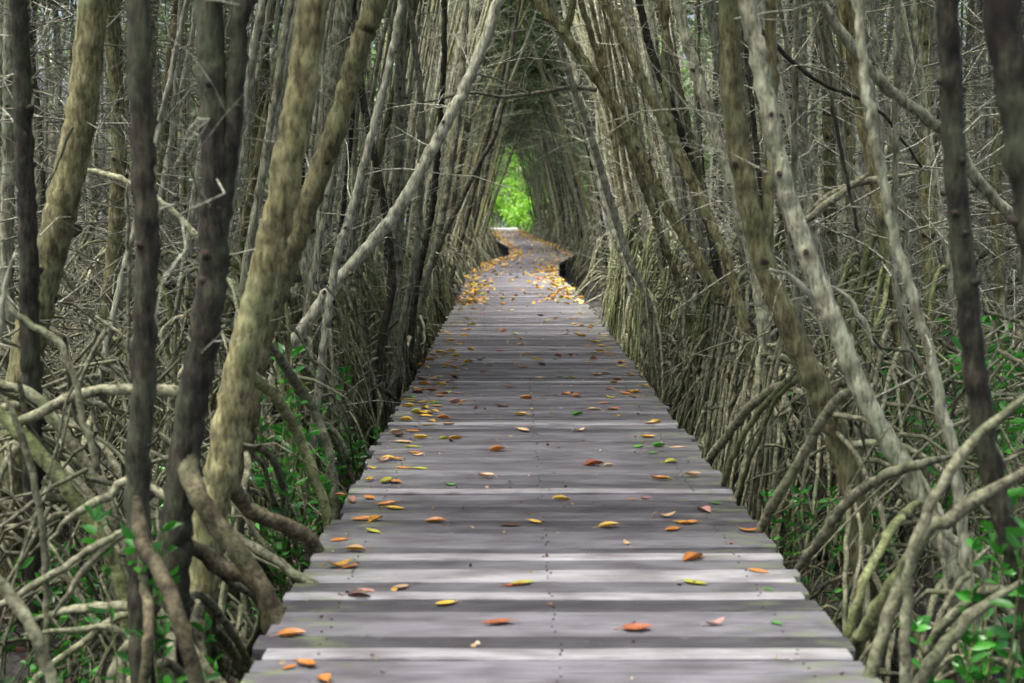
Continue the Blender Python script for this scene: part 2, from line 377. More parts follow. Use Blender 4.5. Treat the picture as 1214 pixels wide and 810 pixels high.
# proto trees: local +X leans towards the path, z = 0 is the mud
def proto_tree(lean, H, r0, nroot, spread, hroot, rr, matk, rootk, ntw, inward=None, crownoff=0.0, crown_n=380, ns=8, label='', angs=None, crown_r=(1.1, 1.1, .8), bend=0.15):
    T = empty('mangrove_tree', (0, 0, 0))
    zb = R.uniform(.05, .3)
    z = np.linspace(zb, H, 7); u = z / H
    x = lean * u ** R.uniform(.9, 1.25) + np.cumsum(R.normal(0, .05, 7)) * bend * 3; y = np.cumsum(R.normal(0, .06, 7))
    mb = MB(); p, r = trunk_mesh(mb, np.stack([x, y, z], 1), r0, r0 * .45, ns, .055)
    if R.random() < .45:                                  # a forked stem
        i = int(len(p) * R.uniform(.2, .4)); zz = np.linspace(p[i][2], H * .95, 5); u2 = np.linspace(0, 1, 5)
        ux = p[i][0] + (lean * 1.0 - p[i][0] + R.uniform(-.9, .3)) * u2; uy = p[i][1] + R.uniform(-.7, .7) * u2
        trunk_mesh(mb, np.stack([ux, uy, zz], 1), r0 * .6, r0 * .35, ns - 1, .1)
    child(T, mb.obj('trunk', M[matk], T))
    for k in range(nroot):
        h = R.uniform(*hroot); i = int(np.argmin(abs(p[:, 2] - h))); S = p[i].copy()
        a = angs[k % len(angs)] + R.normal(0, .3) if angs else k * 2.4 + R.normal(0, .5)
        d = R.uniform(*spread) * (.45 + .55 * h / hroot[1])
        if inward is not None:
            ex = S[0] + math.cos(a) * d
            if ex > inward: d = max(.15, (inward - S[0]) / math.cos(a))
        child(T, root_mesh(S, a, d, 0, R.uniform(*rr), ns=6, step=.12).obj('prop_root', M[rootk], T))
    mb = MB(); bare_twigs(mb, p, r, .9, ntw, ln=(.25, 1.0))
    crown_mesh(mb, p[-1] + np.array([crownoff, 0, .2]), crown_r, crown_n, mat=1); child(T, mb.obj('crown', [M['twig'], M['crown']], T))
    return T
# ------------------------------------------------------------------ setting: mud, boardwalk
def xl(y): return float(np.interp(y, [0, 24, 30, 50, 90], [-.86, -.90, -1.0, -1.08, -1.45]))
def xr(y): return float(np.interp(y, [0, 21, 27, 30, 42, 51, 61, 74, 90], [1.13, 1.15, 1.62, 1.75, 2.0, 1.92, 1.55, 1.25, 1.2]))

def ground():
    xs = np.unique(np.concatenate([np.linspace(-500, -16, 12), np.arange(-16, 16.01, .22), np.linspace(16, 500, 12)]))
    ys = np.unique(np.concatenate([np.linspace(-500, 0, 10), np.arange(0, 24, .16), np.arange(24, 100, .7), np.linspace(100, 900, 12)]))
    X, Y = np.meshgrid(xs, ys, indexing='ij')
    Z = GZ + .035 * np.sin(X * 2.1 + Y) * np.sin(Y * 1.7) + .03 * np.sin(X * 5.3 - Y * 2.2) + R.normal(0, .014, X.shape)
    v = np.stack([X, Y, Z], -1).reshape(-1, 3)
    a, b = len(xs), len(ys)
    i = np.arange(a - 1)[:, None] * b; j = np.arange(b - 1)[None]
    f = np.stack([i + j, i + b + j, i + b + j + 1, i + j + 1], -1).reshape(-1, 4)
    mb = MB(); mb.add(v, f); o = mb.obj('mud_ground', M['mud']); tag(o, kind='structure')
ground()

PALE = [on_deck(650, y)[1] for y in (774, 706, 682, 658, 580, 502, 452)]
def box(mb, c, s, att=0, rz=0, ry=0, rx=0):
    v = np.array([[x, y, z] for z in (-1, 1) for y in (-1, 1) for x in (-1, 1)], float) * np.array(s) / 2
    if rx: v = v @ np.array(Matrix.Rotation(rx, 3, 'X')).T
    if ry: v = v @ np.array(Matrix.Rotation(ry, 3, 'Y')).T
    if rz: v = v @ np.array(Matrix.Rotation(rz, 3, 'Z')).T
    mb.add(v + np.array(c), [[0, 2, 3, 1], [4, 5, 7, 6], [0, 1, 5, 4], [2, 6, 7, 3], [0, 4, 6, 2], [1, 3, 7, 5]], 0, att)
def plank(mb, x0, x1, y0, y1, z, tone, tilt, slope):
    """a board with eased upper edges, slightly cupped or tipped"""
    th, e, n = .034, .007, 5
    xs = np.linspace(x0, x1, n)
    prof = [(y0, -th), (y0, -e), (y0 + e, 0), (y1 - e, 0), (y1, -e), (y1, -th)]
    sag = R.normal(0, .0016, n)
    v = np.array([[x, y + slope * (x - (x0 + x1) / 2), z + dz + tilt * (y - (y0 + y1) / 2) + sag[i]] for i, x in enumerate(xs) for y, dz in prof])
    f = []
    for i in range(n - 1):
        for k in range(6):
            a, b = i * 6 + k, i * 6 + (k + 1) % 6
            f.append((a, a + 6, b + 6, b))
    o = (n - 1) * 6
    f += [(0, 1, 4, 5), (1, 2, 3, 4), (o, o + 5, o + 4, o + 1), (o + 1, o + 4, o + 3, o + 2)]
    mb.add(v, f, 0, tone)
def boardwalk():
    root = empty('boardwalk', (0, 0, 0)); tag(root, kind='structure')
    mb = MB(); nb = MB(); y = 1.6
    while y < 88.5:
        w = rnd.uniform(.105, .155)
        pale = [p for p in PALE if y <= p < y + w]
        if pale: w = rnd.uniform(.08, .10)
        tone = rnd.choice([rnd.uniform(.05, .4), rnd.uniform(.3, .78), rnd.uniform(.45, .78), rnd.uniform(.45, .78)])
        if y > 12 and rnd.random() < .10: tone = rnd.uniform(.85, .95)
        z = rnd.uniform(-.005, .003); tilt = rnd.gauss(0, .012)
        if pale: tone = rnd.uniform(.93, .98); z = .004; tilt = 0
        c = path_x(y)
        l, r = HALF + rnd.gauss(0, .014), HALF + rnd.gauss(0, .014)
        plank(mb, c - l, c + r, y, y + w, z, tone, tilt, rnd.gauss(0, .0022))
        if 3.5 < y < 12:                                  # nail heads along the bearers
            for sx in (-.78, 0, .78):
                for q in (.3, .7):
                    if rnd.random() < .8: box(nb, (c + sx + rnd.gauss(0, .008), y + w * q, z + .001), (.008, .008, .005), 0)
        y += w + rnd.choice([.005, .008, .012, .020])
    mb.obj('plank_deck', M['deck'], root, smooth=False, attname='tone')
    nb.obj('nails', M['deck'], root, smooth=False, attname='tone')
    mb = MB()                                             # cross platform at the open far end, its sunlight painted in as a pale tone
    for i in range(15):
        plank(mb, -1.9, .35, 88.6 + i * .25, 88.84 + i * .25, .07, .9, 0, 0)
    mb.obj('end_platform', M['deck'], root, smooth=False, attname='tone')
    for s in (-.78, 0, .78):
        mb = MB(); pts = [(path_x(y) + s, y, -.10) for y in np.arange(1.6, 88.5, .9)]
        p = np.array(pts); n = len(p)
        v = np.concatenate([np.stack([p[:, 0] + a, p[:, 1], p[:, 2] + b], 1)[:, None] for a, b in ((-.04, -.06), (.04, -.06), (.04, .06), (-.04, .06))], 1)
        i = np.arange(n - 1)[:, None] * 4; k = np.arange(4)[None]; k2 = (k + 1) % 4
        mb.add(v.reshape(-1, 3), np.stack([i + k, i + k2, i + 4 + k2, i + 4 + k], -1).reshape(-1, 4), 0, .1)
        mb.obj('bearer', M['deck'], root, smooth=False, attname='tone')
    mbp = MB(); box(mbp, (0, 0, -.5), (.11, .11, .66), .05); me = mbp.mesh('post', [M['deck']], False, 'tone')
    for y in np.arange(2.6, 60, 2.4):
        for s in (-.66, .66):
            o = bpy.data.objects.new('post', me); C.objects.link(o); o.parent = root; o.location = (path_x(y) + s, y, 0)
boardwalk()

# ------------------------------------------------------------------ trees that can be told apart in the photograph
LF, RT = PI, 0.0
out_l = [PI * .75, PI * 1.1, -PI * .4, PI * .45, PI * 1.35, .9, -.9]
hero_tree('mangrove_tree', [(36, 430), (34, 300), (28, 150), (22, 0)], 6.2, 25, 21, 'bark_dark', 'thin dark upright trunk standing just beside the frame edge, left of the thicker mottled trunk', 9, hroot=(.5, 1.3), rmat='root')
hero_tree('mangrove_tree', [(28, 455), (50, 340), (75, 240), (95, 140), (112, 0)], 6.8, 44, 30, 'bark_olive', 'thick mottled brown trunk leaning right, with arching roots spilling from its foot below', 11, (.7, 1.6), (.7, 1.25), (.02, .034))
hero_tree('mangrove_tree', [(166, 700), (162, 620), (165, 540), (172, 400), (174, 280), (168, 150), (162, 0)], 4.6, 32, 30, 'bark_dark', 'straight blackish trunk whose foot turns into one pale root snaking down toward the boardwalk', 4, (.35, .8), (.25, .6), (.018, .026), ntw=10)
hero_tree('mangrove_tree', [(205, 690), (212, 600), (228, 480), (250, 340), (255, 200), (252, 90), (248, 0)], 5.1, 41, 29, 'bark_dark', 'dark forked trunk splitting into two stems beside the thick olive trunk', 6, (.5, 1.0), (.35, .8), (.022, .034), ntw=14,
          extra=[([(252, 340), (266, 230), (277, 130), (287, 0)], 24, 23)])
hero_tree('mangrove_tree', [(245, 640), (262, 560), (285, 440), (322, 290), (348, 160), (372, 0)], 5.4, 42, 36, 'bark_olive', 'thickest olive brown trunk with dark knots, leaning right near the boardwalk', 7, (.5, 1.0), (.35, .8), (.024, .036), ntw=8, stub=.8)
hero_tree('mangrove_tree', [(300, 450), (338, 320), (372, 225), (405, 130), (428, 50), (446, 0)], 6.6, 30, 28, 'bark_olive', 'olive knotted trunk slanting up right just behind the thickest olive trunk', 8, (.5, 1.1), (.5, 1.1), (.02, .03), ntw=10, stub=.8)
hero_tree('mangrove_tree', [(325, 450), (358, 392), (400, 335), (465, 258), (505, 190), (555, 95), (592, 0)], 9.2, 17, 11, 'bark_pale', 'long pale grey trunk slanting steeply across toward the arch over the path', 9, (.6, 1.3), (.5, 1.1), (.018, .028), ntw=18)
hero_tree('mangrove_tree', [(345, 430), (362, 330), (375, 250), (388, 140), (408, 0)], 10.5, 26, 20, 'bark_grey', 'pale grey upright trunk standing behind the olive knotted trunk', 10, (.6, 1.4), (.5, 1.3))
hero_tree('mangrove_tree', [(180, 330), (188, 230), (200, 110), (212, 0)], 11.5, 19, 17, 'bark_olive', 'brown background trunk seen between the blackish trunk and the forked trunk', 9, (.6, 1.5), (.6, 1.4))
hero_tree('mangrove_tree', [(278, 380), (292, 290), (306, 170), (313, 30), (315, 0)], 12, 22, 14, 'bark_olive', 'slim brown background trunk framed by the forked trunk and the olive trunk', 9, (.6, 1.5), (.6, 1.4))
hero_tree('mangrove_tree', [(120, 420), (135, 300), (140, 150), (128, 0)], 10, 20, 15, 'bark_olive', 'brown trunk behind the mottled leaning one, partly hidden by the blackish trunk', 9, (.6, 1.5), (.6, 1.4))
hero_tree('mangrove_tree', [(8, 330), (10, 200), (12, 0)], 9, 18, 17, 'bark_grey', 'greyish trunk at the very edge of frame behind the thin dark trunk', 8, (.6, 1.5), (.6, 1.4))
hero_tree('mangrove_tree', [(395, 330), (415, 255), (442, 155), (463, 70), (476, 0)], 9, 11, 9, 'bark_pale', 'spindly pale stem rising beside the long slanting pale trunk', 6, (.4, 1.0), (.4, 1.0), ntw=14)
hero_tree('mangrove_tree', [(468, 370), (471, 290), (473, 170), (476, 0)], 13, 16, 14, 'bark_grey', 'straight ringed grey trunk behind the slanting pale one', 10, (.6, 1.3), (.5, 1.4))
hero_tree('mangrove_tree', [(494, 340), (512, 250), (520, 165), (526, 80), (527, 0)], 14.5, 9, 7, 'bark_dark', 'slim dark stem standing between pale stems short of the arch', 9, (.5, 1.0), (.5, 1.3), ntw=14)
hero_tree('mangrove_tree', [(500, 350), (517, 290), (534, 200), (545, 120), (553, 0)], 17, 10, 8, 'bark_grey', 'slender grey trunk leaning toward the arch behind the slim dark stem', 9, (.5, 1.0), (.5, 1.4), ntw=16)
hero_tree('mangrove_tree', [(470, 430), (482, 360), (495, 280), (501, 150), (490, 40), (486, 0)], 12.5, 9, 7, 'bark_grey', 'thin upright grey stem next to the boardwalk where leaves begin to gather', 9, (.4, .9), (.5, 1.3), ntw=14)
hero_tree('mangrove_tree', [(452, 410), (464, 345), (462, 285), (448, 205), (430, 115), (418, 0)], 11.5, 10, 9, 'bark_dark', 'crooked dark stem tilting away from the path behind the pale slanting trunk', 8, (.4, 1.0), (.5, 1.2), ntw=12)
hero_tree('mangrove_tree', [(518, 300), (545, 242), (566, 198), (590, 150), (606, 60)], 22, 7, 5, 'bark_dark', 'thin dark stem curving right over the path under the crossing branch', 8, (.4, .9), (.5, 1.4), ntw=10)
# the right-hand side
hero_tree('mangrove_tree', [(1012, 585), (982, 490), (942, 400), (906, 312), (884, 222), (870, 130), (864, 0)], 6.2, 32, 21, 'bark_olive', 'olive trunk curving left, joined partway by a slim dark straight stem', 9, (.6, 1.3), (.4, 1.3), (.018, .03), ntw=14,
          extra=[([(908, 325), (912, 230), (916, 130), (914, 0)], 15, 11)])
hero_tree('mangrove_tree', [(1120, 640), (1085, 575), (1028, 478), (984, 370), (944, 265), (920, 180), (904, 90), (884, 0)], 5.7, 26, 20, 'bark_grey', 'smooth grey trunk leaning left in front of the curving olive trunk', 6, (.4, .9), (.3, .9), (.016, .026), ntw=10)
hero_tree('mangrove_tree', [(1132, 548), (1118, 490), (1096, 395), (1066, 300), (1044, 200), (1026, 105), (1016, 0)], 5.2, 14, 10, 'bark_grey', 'slim smooth pale greenish pole leaning between the grey trunk and the dark one', 4, (.4, .8), (.3, .7), (.012, .018), ntw=8, stub=.2)
hero_tree('mangrove_tree', [(1214, 700), (1190, 620), (1163, 490), (1146, 350), (1131, 180), (1124, 0)], 4.6, 30, 26, 'bark_dark', 'dark trunk leaning left near the frame edge beyond the pale pole', 5, (.5, 1.0), (.3, .9), (.018, .028), ntw=8)
hero_tree('mangrove_tree', [(1262, 420), (1232, 290), (1208, 130), (1188, 0)], 3.7, 52, 50, 'bark_dark', 'broad blackish trunk cutting the upper corner of the frame', 5, (.5, .9), (.4, .9), (.02, .03), ntw=4, top=5)
hero_tree('mangrove_tree', [(872, 370), (848, 340), (800, 262), (760, 186), (722, 115), (672, 45), (636, 0)], 11, 16, 10, 'bark_olive', 'long brown trunk slanting left with a short upright branch near its top', 9, (.5, 1.2), (.5, 1.3), ntw=16, extra=[([(680, 56), (672, 38), (680, 0)], 9, 8)])
hero_tree('mangrove_tree', [(872, 345), (836, 250), (800, 175), (770, 112), (744, 58), (718, 0)], 10, 13, 11, 'bark_olive', 'bent brown trunk running parallel above the long slanting one', 9, (.5, 1.2), (.5, 1.3), ntw=14)
hero_tree('mangrove_tree', [(900, 350), (875, 240), (850, 165), (828, 95), (802, 0)], 9, 17, 14, 'bark_grey', 'ridged greyish trunk leaning left behind the curving olive trunk', 10, (.5, 1.3), (.5, 1.3), ntw=14, stub=.8)
hero_tree('mangrove_tree', [(850, 320), (832, 235), (796, 125), (772, 60), (758, 0)], 12, 11, 9, 'bark_dark', 'slim dark brown stem leaning left beside the bent brown trunk', 9, (.5, 1.2), (.5, 1.3), ntw=14)
hero_tree('mangrove_tree', [(885, 390), (855, 295), (830, 230), (800, 160), (788, 90), (790, 0)], 11, 10, 8, 'bark_olive', 'slim leaning stem with an elbow, below the ridged greyish trunk', 9, (.5, 1.2), (.5, 1.3), ntw=12)
hero_tree('mangrove_tree', [(765, 350), (746, 310), (720, 225), (694, 140), (672, 80), (655, 0)], 14, 10, 8, 'bark_pale', 'pale ringed trunk leaning left, reached by the branch that crosses the path', 9, (.5, 1.2), (.5, 1.4), ntw=18)
hero_tree('mangrove_tree', [(815, 370), (786, 285), (746, 175), (720, 110), (710, 70), (688, 0)], 13, 9, 8, 'bark_olive', 'slender brown stem between the pale ringed trunk and the bent brown one', 9, (.5, 1.2), (.5, 1.4), ntw=14)
hero_tree('mangrove_tree', [(745, 330), (722, 260), (704, 190), (690, 130), (672, 30)], 17, 8, 6, 'bark_pale', 'thin pale stem just behind the pale ringed trunk', 9, (.5, 1.2), (.5, 1.4), ntw=14)
hero_tree('mangrove_tree', [(985, 330), (984, 240), (982, 120), (976, 0)], 12, 17, 14, 'bark_olive', 'upright yellowish background trunk seen right of the grey leaning trunk', 10, (.6, 1.5), (.6, 1.5))
hero_tree('mangrove_tree', [(1046, 330), (1040, 250), (1032, 150), (1030, 0)], 13, 16, 14, 'bark_grey', 'upright background trunk half hidden behind the pale pole', 10, (.6, 1.5), (.6, 1.5))
hero_tree('mangrove_tree', [(1104, 390), (1100, 250), (1097, 120), (1094, 0)], 10, 21, 18, 'bark_olive', 'stout upright yellow brown background trunk between the pale pole and the dark trunk', 10, (.6, 1.6), (.6, 1.5))
hero_tree('mangrove_tree', [(1186, 360), (1180, 230), (1186, 90), (1178, 0)], 9.5, 15, 13, 'bark_olive', 'brown background trunk between the dark leaning trunk and the corner trunk', 9, (.6, 1.5), (.6, 1.5))
hero_tree('mangrove_tree', [(955, 300), (952, 180), (948, 60), (950, 0)], 14, 12, 10, 'bark_grey', 'thin upright grey trunk deep in the twigs behind the grey leaning trunk', 9, (.6, 1.5), (.6, 1.5))

# ------------------------------------------------------------------ single limbs and roots that cross the view
def limb(name, pix, w0, w1, mat, label, cat, Y=None, ns=9, ntw=0, group=None, knots=True, rough=.04, sink=True):
    pix = [q if len(q) == 3 else (*q, Y) for q in pix]
    if name == 'prop_root':                                # a root that comes down at the plank edge stands beyond it, clear of the boards
        Ye = pix[-1][2]
        while Ye < 14:
            e = at(pix[-1][0], pix[-1][1], Ye)
            if e[2] < -.05 or abs(e[0] - path_x(Ye)) > HALF + .07: break
            Ye += .05
        k = np.linspace(0, 1, len(pix)) ** 1.1; add = Ye - pix[-1][2]
        pix = [(q[0], q[1], q[2] + add * t) for q, t in zip(pix, k)]
    pts = [at(*q) for q in pix]
    pts = [np.array([q[0], q[1], max(q[2], GZ - .05)]) for q in pts]
    Y0, Y1 = pts[0][1], pts[-1][1]
    if name == 'prop_root' and pts[-1][2] < .45 and sink:
        d = unit(pts[-1] - pts[-2]); d = unit(d * np.array([.5, .5, 1]) + np.array([0, 0, -.5])); h = pts[-1][2] - GZ + .08
        if h > .05: pts += [pts[-1] + d * (h * .5 / -d[2]), pts[-1] + d * (h / -d[2])]
    base = np.array([0, 0, 0.]) + pts[-1]
    T = empty(name, base); tag(T, label, cat, group)
    mb = MB(); p, r = trunk_mesh(mb, [q - base for q in pts], w0 * Y0 / FPX / 2, w1 * Y1 / FPX / 2, ns, .045, knots=knots, rough=rough, stub=.25 if knots else 0, flare=.2 if name == 'prop_root' else 0)
    mb.obj('stem', M[mat], T)
    if ntw:
        mb = MB(); n = ntw; i = R.integers(2, len(p) - 2, n)
        twigs(mb, p[i], R.normal(size=(n, 3)) + np.array([0, 0, .4]), R.uniform(.2, .6, n), R.uniform(.003, .005, n)); mb.obj('sprays', M['twig'], T)
    return T
limb('fallen_branch', [(708, 106), (678, 104), (640, 110), (596, 115), (566, 110), (545, 112), (500, 122)], 6, 3, 'bark_pale', 'thin pale branch lying across the arch between trunks on both sides of the path', 'branch', 14.2, 6, 26)
limb('fallen_branch', [(560, 86), (590, 94), (630, 112)], 3, 2, 'bark_pale', 'thin dead twig dipping onto the pale crossing branch above the path', 'branch', 14, 5, 5)
limb('fallen_branch', [(960, -14), (1040, 92), (1110, 150), (1180, 238), (1240, 290)], 12, 14, 'bark_grey', 'dead grey limb slanting down right behind the pale pole and dark trunk', 'branch', 7.4, 8, 10)
limb('fallen_branch', [(880, 10), (925, 60), (975, 98), (1040, 130), (1095, 200)], 6, 3, 'bark_dark', 'dark twiggy limb sagging between the grey leaning trunk and the pale pole', 'branch', 8, 6, 14)
limb('fallen_branch', [(985, 110), (1000, 190), (1018, 276)], 5, 4, 'bark_dark', 'straight reddish brown dead stick hanging behind the grey leaning trunk', 'branch', 7, 6, 0)
RL = 'prop_root'
roots = [
 ([(224, 490, 5.1), (221, 545, 5.08), (236, 590, 5.0), (256, 622), (285, 655), (312, 700), (332, 742)], 5.0, 26, 20, 'root_dusk', 'orange tinged root dropping from the dark forked trunk to the boardwalk edge'),
 ([(264, 520, 5.4), (266, 560, 5.36), (284, 592), (302, 608), (335, 622), (362, 636), (380, 665)], 5.5, 22, 17, 'root_dusk', 'thick root reaching from the thickest olive trunk to the plank edge'),
 ([(205, 625, 5.15), (255, 668), (300, 690), (318, 730)], 5.2, 24, 18, 'root_dusk', 'stubby pale root behind the orange tinged root'),
 ([(284, 436, 5.5), (322, 466, 6.2), (350, 508), (372, 560), (388, 620)], 6.6, 15, 13, 'root_moss', 'mossy root bowing down beside the boardwalk left of its seedlings'),
 ([(318, 405, 6.7), (365, 475), (385, 520), (392, 545)], 7.2, 13, 11, 'root', 'straight root above the mossy bowed one, left of the planks'),
 ([(169, 560, 4.6), (164, 605, 4.57), (170, 648, 4.48), (188, 678, 4.4), (212, 730), (236, 825)], 4.3, 20, 17, 'root_dusk', 'pale greenish root snaking from the foot of the blackish trunk'),
 ([(166, 640, 4.6), (170, 690, 4.52), (176, 740), (170, 825)], 4.4, 14, 11, 'root_dusk', 'short straight root dropping below the blackish trunk'),
 ([(-30, 512), (30, 498), (70, 478), (110, 465), (160, 462), (215, 464), (240, 470)], 5.6, 12, 15, 'root', 'horizontal grey root running behind the blackish trunk'),
 ([(-20, 448), (40, 470), (80, 520), (120, 580), (150, 660)], 6.0, 14, 13, 'root', 'grey root sloping down from the frame edge, uppermost of the parallel ones'),
 ([(-20, 470), (30, 520), (75, 575), (120, 640), (145, 700)], 5.6, 20, 16, 'root_moss', 'thickest mossy root of the parallel sloping set by the frame edge'),
 ([(-10, 455), (20, 500), (40, 570), (52, 640), (56, 720)], 5.0, 9, 8, 'root', 'thin steep root at the frame edge crossing the parallel sloping ones'),
 ([(-30, 640), (-5, 685), (25, 725), (50, 775), (66, 830)], 4.3, 16, 14, 'root', 'blurred near root in the bottom corner curving down out of frame'),
 ([(-10, 330), (10, 360), (18, 372), (60, 400), (80, 425), (100, 500), (118, 560)], 5.2, 9, 8, 'root', 'pale angular root with an elbow in front of the mottled leaning trunk'),
 ([(20, 300), (6, 340), (-2, 400)], 5.2, 8, 8, 'bark_pale', 'short pale curved root hugging the frame edge above the elbow root'),
 ([(60, 640), (90, 610), (130, 590), (180, 580)], 5.4, 11, 13, 'root', 'dark low root arching toward the foot of the blackish trunk'),
 ([(40, 735), (90, 722), (150, 720), (190, 726)], 5.0, 13, 14, 'root', 'thick horizontal root low beside the blackish trunk'),
 ([(30, 752), (90, 748), (150, 752)], 4.8, 8, 9, 'root', 'thin horizontal root just beneath the thick horizontal one'),
 ([(60, 735), (90, 690), (118, 655), (140, 632)], 4.7, 9, 9, 'root', 'short brown root slanting upward to the blackish trunk'),
 ([(90, 195), (120, 206), (150, 215), (190, 240), (225, 270), (240, 292)], 7.4, 9, 8, 'root', 'pale bent branch passing behind the blackish trunk at mid height'),
 ([(60, 215), (80, 165), (86, 150)], 6.0, 4, 4, 'bark_dark', 'reddish stub branch against the mottled leaning trunk'),
 ([(150, 215), (152, 300), (153, 400), (156, 470)], 6.6, 5, 4, 'root', 'thin hanging aerial root left of the blackish trunk'),
 ([(962, 440, 6.2), (930, 456), (912, 464), (884, 488), (860, 520), (838, 552)], 6.2, 12, 11, 'root', 'stout grey root reaching from the curving olive trunk to the planks'),
 ([(1024, 460, 5.7), (998, 470), (973, 502), (940, 560), (915, 600), (898, 640)], 5.8, 13, 12, 'root', 'straight stout root dropping from the grey leaning trunk to the boardwalk edge'),
 ([(945, 440, 6.3), (905, 482), (880, 520), (862, 560), (858, 585)], 6.6, 8, 7, 'root_moss', 'mossy yellowish root under the stout grey one by the planks'),
 ([(950, 440, 6.3), (920, 475), (895, 530), (880, 575), (875, 600)], 6.4, 6, 6, 'root_moss', 'slim mossy root next to the yellowish one by the planks'),
 ([(1132, 540, 5.2), (1080, 553), (1040, 568), (1000, 600), (972, 640), (946, 680)], 5.0, 13, 13, 'root', 'long dark root arching from the pale pole down to the boardwalk corner'),
 ([(1235, 452), (1190, 492), (1152, 525), (1118, 575), (1084, 645), (1076, 700), (1072, 830)], 4.1, 13, 14, 'root', 'blurred brown root bent downward at a knuckle near the bottom corner'),
 ([(1084, 645), (1062, 690), (1030, 740), (1012, 775)], 4.2, 20, 18, 'root_moss', 'thick dark root running from the knuckle toward the near plank ends'),
 ([(1235, 548), (1180, 580), (1130, 612), (1085, 650)], 4.3, 18, 16, 'root', 'thick shaded root rising right from the knuckle'),
 ([(1096, 592, 5.72), (1075, 606, 5.55), (1050, 640, 5.2), (1030, 680), (1012, 730), (1002, 775)], 5.0, 11, 11, 'root_moss', 'yellow green root standing in the mud by the near plank ends'),
 ([(1100, 600), (1130, 640), (1160, 668)], 5.3, 14, 6, 'bark_grey', 'splintered pale end of the grey trunk resting above the mud'),
 ([(1180, 640), (1140, 690), (1115, 730), (1100, 790)], 5.0, 8, 9, 'root', 'thin pale root among green shoots in the shaded corner'),
 ([(1214, 690), (1170, 715), (1120, 765), (1090, 815)], 4.4, 16, 16, 'root', 'dark thick root sloping through the bottom corner shade'),
 ([(970, 470), (950, 440), (925, 420)], 6.6, 7, 7, 'root', 'short grey stub crossing the foot of the curving olive trunk'),
 ([(1030, 205), (990, 235), (955, 262), (935, 275)], 7.6, 10, 9, 'root', 'pale stick leaning up right behind the grey leaning trunk'),
 ([(1085, 205), (1030, 215), (990, 228), (948, 262)], 8.2, 9, 9, 'root', 'pale branch sloping gently behind the pale pole'),
 ([(912, 318), (940, 330), (962, 350), (968, 372)], 5.9, 8, 9, 'bark_pale', 'white broken branch stub jutting from the olive trunk fork'),
 ([(972, 335), (1000, 348), (1022, 378), (1036, 410)], 6.6, 6, 6, 'bark_pale', 'bent pale stick right of the white broken stub'),
]
for pix, Y, w0, w1, mt, lab in roots:
    limb(RL, pix, w0, w1, mt, lab, 'root', Y, knots=False, ntw=0)

# ------------------------------------------------------------------ trees lining the boardwalk, and the wood behind them
IN = [0, .5, -.5, .9, -.9, PI, .2, -.3, 1.4, -1.4, PI * .8, -PI * .8]
edge_p = [proto_tree(R.uniform(1.0, 1.7), R.uniform(6.2, 7.4), R.uniform(.019, .036), int(R.integers(15, 20)), (.5, 1.15), (.4, 1.9), (.009, .020), mk, rk, 16, inward=.6, crownoff=-2.1, crown_n=280, angs=IN)
          for mk, rk in (('bark_grey', 'root'), ('bark_grey', 'root_moss'), ('bark_pale', 'root'), ('bark_pale', 'root'), ('bark_olive', 'root_moss'), ('bark_pale', 'root_moss'), ('bark_dark', 'root'))]
def wood(n, nl=0): return [proto_tree(R.uniform(-.2, .9), R.uniform(6.2, 7.8), R.uniform(.034, .060), int(R.integers(13, 18)), (.7, 1.8), (.5, 2.0), (.009, .022), mk, 'root', 30, crown_n=n)
                  for mk in ('bark_olive', 'bark_grey', 'bark_pale', 'bark_grey', 'bark_pale', 'bark_dark')]
wood_l, wood_r = wood(2500), wood(1300)
used = set()
def put(protos, x, y, flip, label, group, sc=1.0, jit=.3):
    p = rnd.choice(protos); rz = (PI if flip else 0) + rnd.gauss(0, jit)
    if p.name not in used:
        used.add(p.name); o = p; o.location = (x, y, GZ); o.rotation_euler = (0, 0, rz); o.scale = (sc,) * 3
    else: o = copy_thing(p, (x, y, GZ), rz, sc)
    tag(o, label, 'tree', group)
    return o
def clear(x, y, d=.32): return all((x - a) ** 2 + (y - b) ** 2 > d * d for a, b in HERO)
SPOT = []
def free(x, y, d): return clear(x, y) and all((x - a) ** 2 + (y - b) ** 2 > d * d for a, b in SPOT)
for side in (-1, 1):
    y = 8.2 if side < 0 else 8.0
    while y < 31:
        for row, off in ((0, (.75, 1.05)), (1, (1.25, 1.9))):
            if row and rnd.random() < .25: continue
            e = xl(y) if side < 0 else xr(y)
            x = e + side * rnd.uniform(*off); yy = y + rnd.uniform(-.2, .2)
            if not clear(x, yy): continue
            SPOT.append((x, yy))
            band = 'nearer' if y < 18 else 'farther'
            put(edge_p, x, yy, side > 0, ('leaning mangrove in the close %s row along the left edge of the boardwalk' if side < 0 else 'leaning mangrove in the close %s row along the right edge of the boardwalk') % band,
                '%s leaning mangroves along the %s edge of the boardwalk' % (band, 'left' if side < 0 else 'right'), rnd.uniform(.9, 1.1))
        y += rnd.uniform(.42, .6)
n = 0; tries = 0
while n < 105 and tries < 6000:
    tries += 1
    y = rnd.uniform(8.5, 27); x = rnd.uniform(-1, 1) * (.42 * y + .8)
    if (x < 0 and x > xl(y) - 2.0) or (x > 0 and x < xr(y) + 2.0) or not free(x, y, .6): continue
    SPOT.append((x, y)); n += 1
    put(wood_r if x > 0 else wood_l, x, y, x > 0, 'slender mangrove deep in the tangled wood beyond the left row by the boardwalk' if x < 0 else 'slender mangrove deep in the tangled wood beyond the right row by the boardwalk',
        'mangroves of the tangled wood %s of the boardwalk' % ('left' if x < 0 else 'right'), rnd.uniform(.85, 1.2), 1.0)

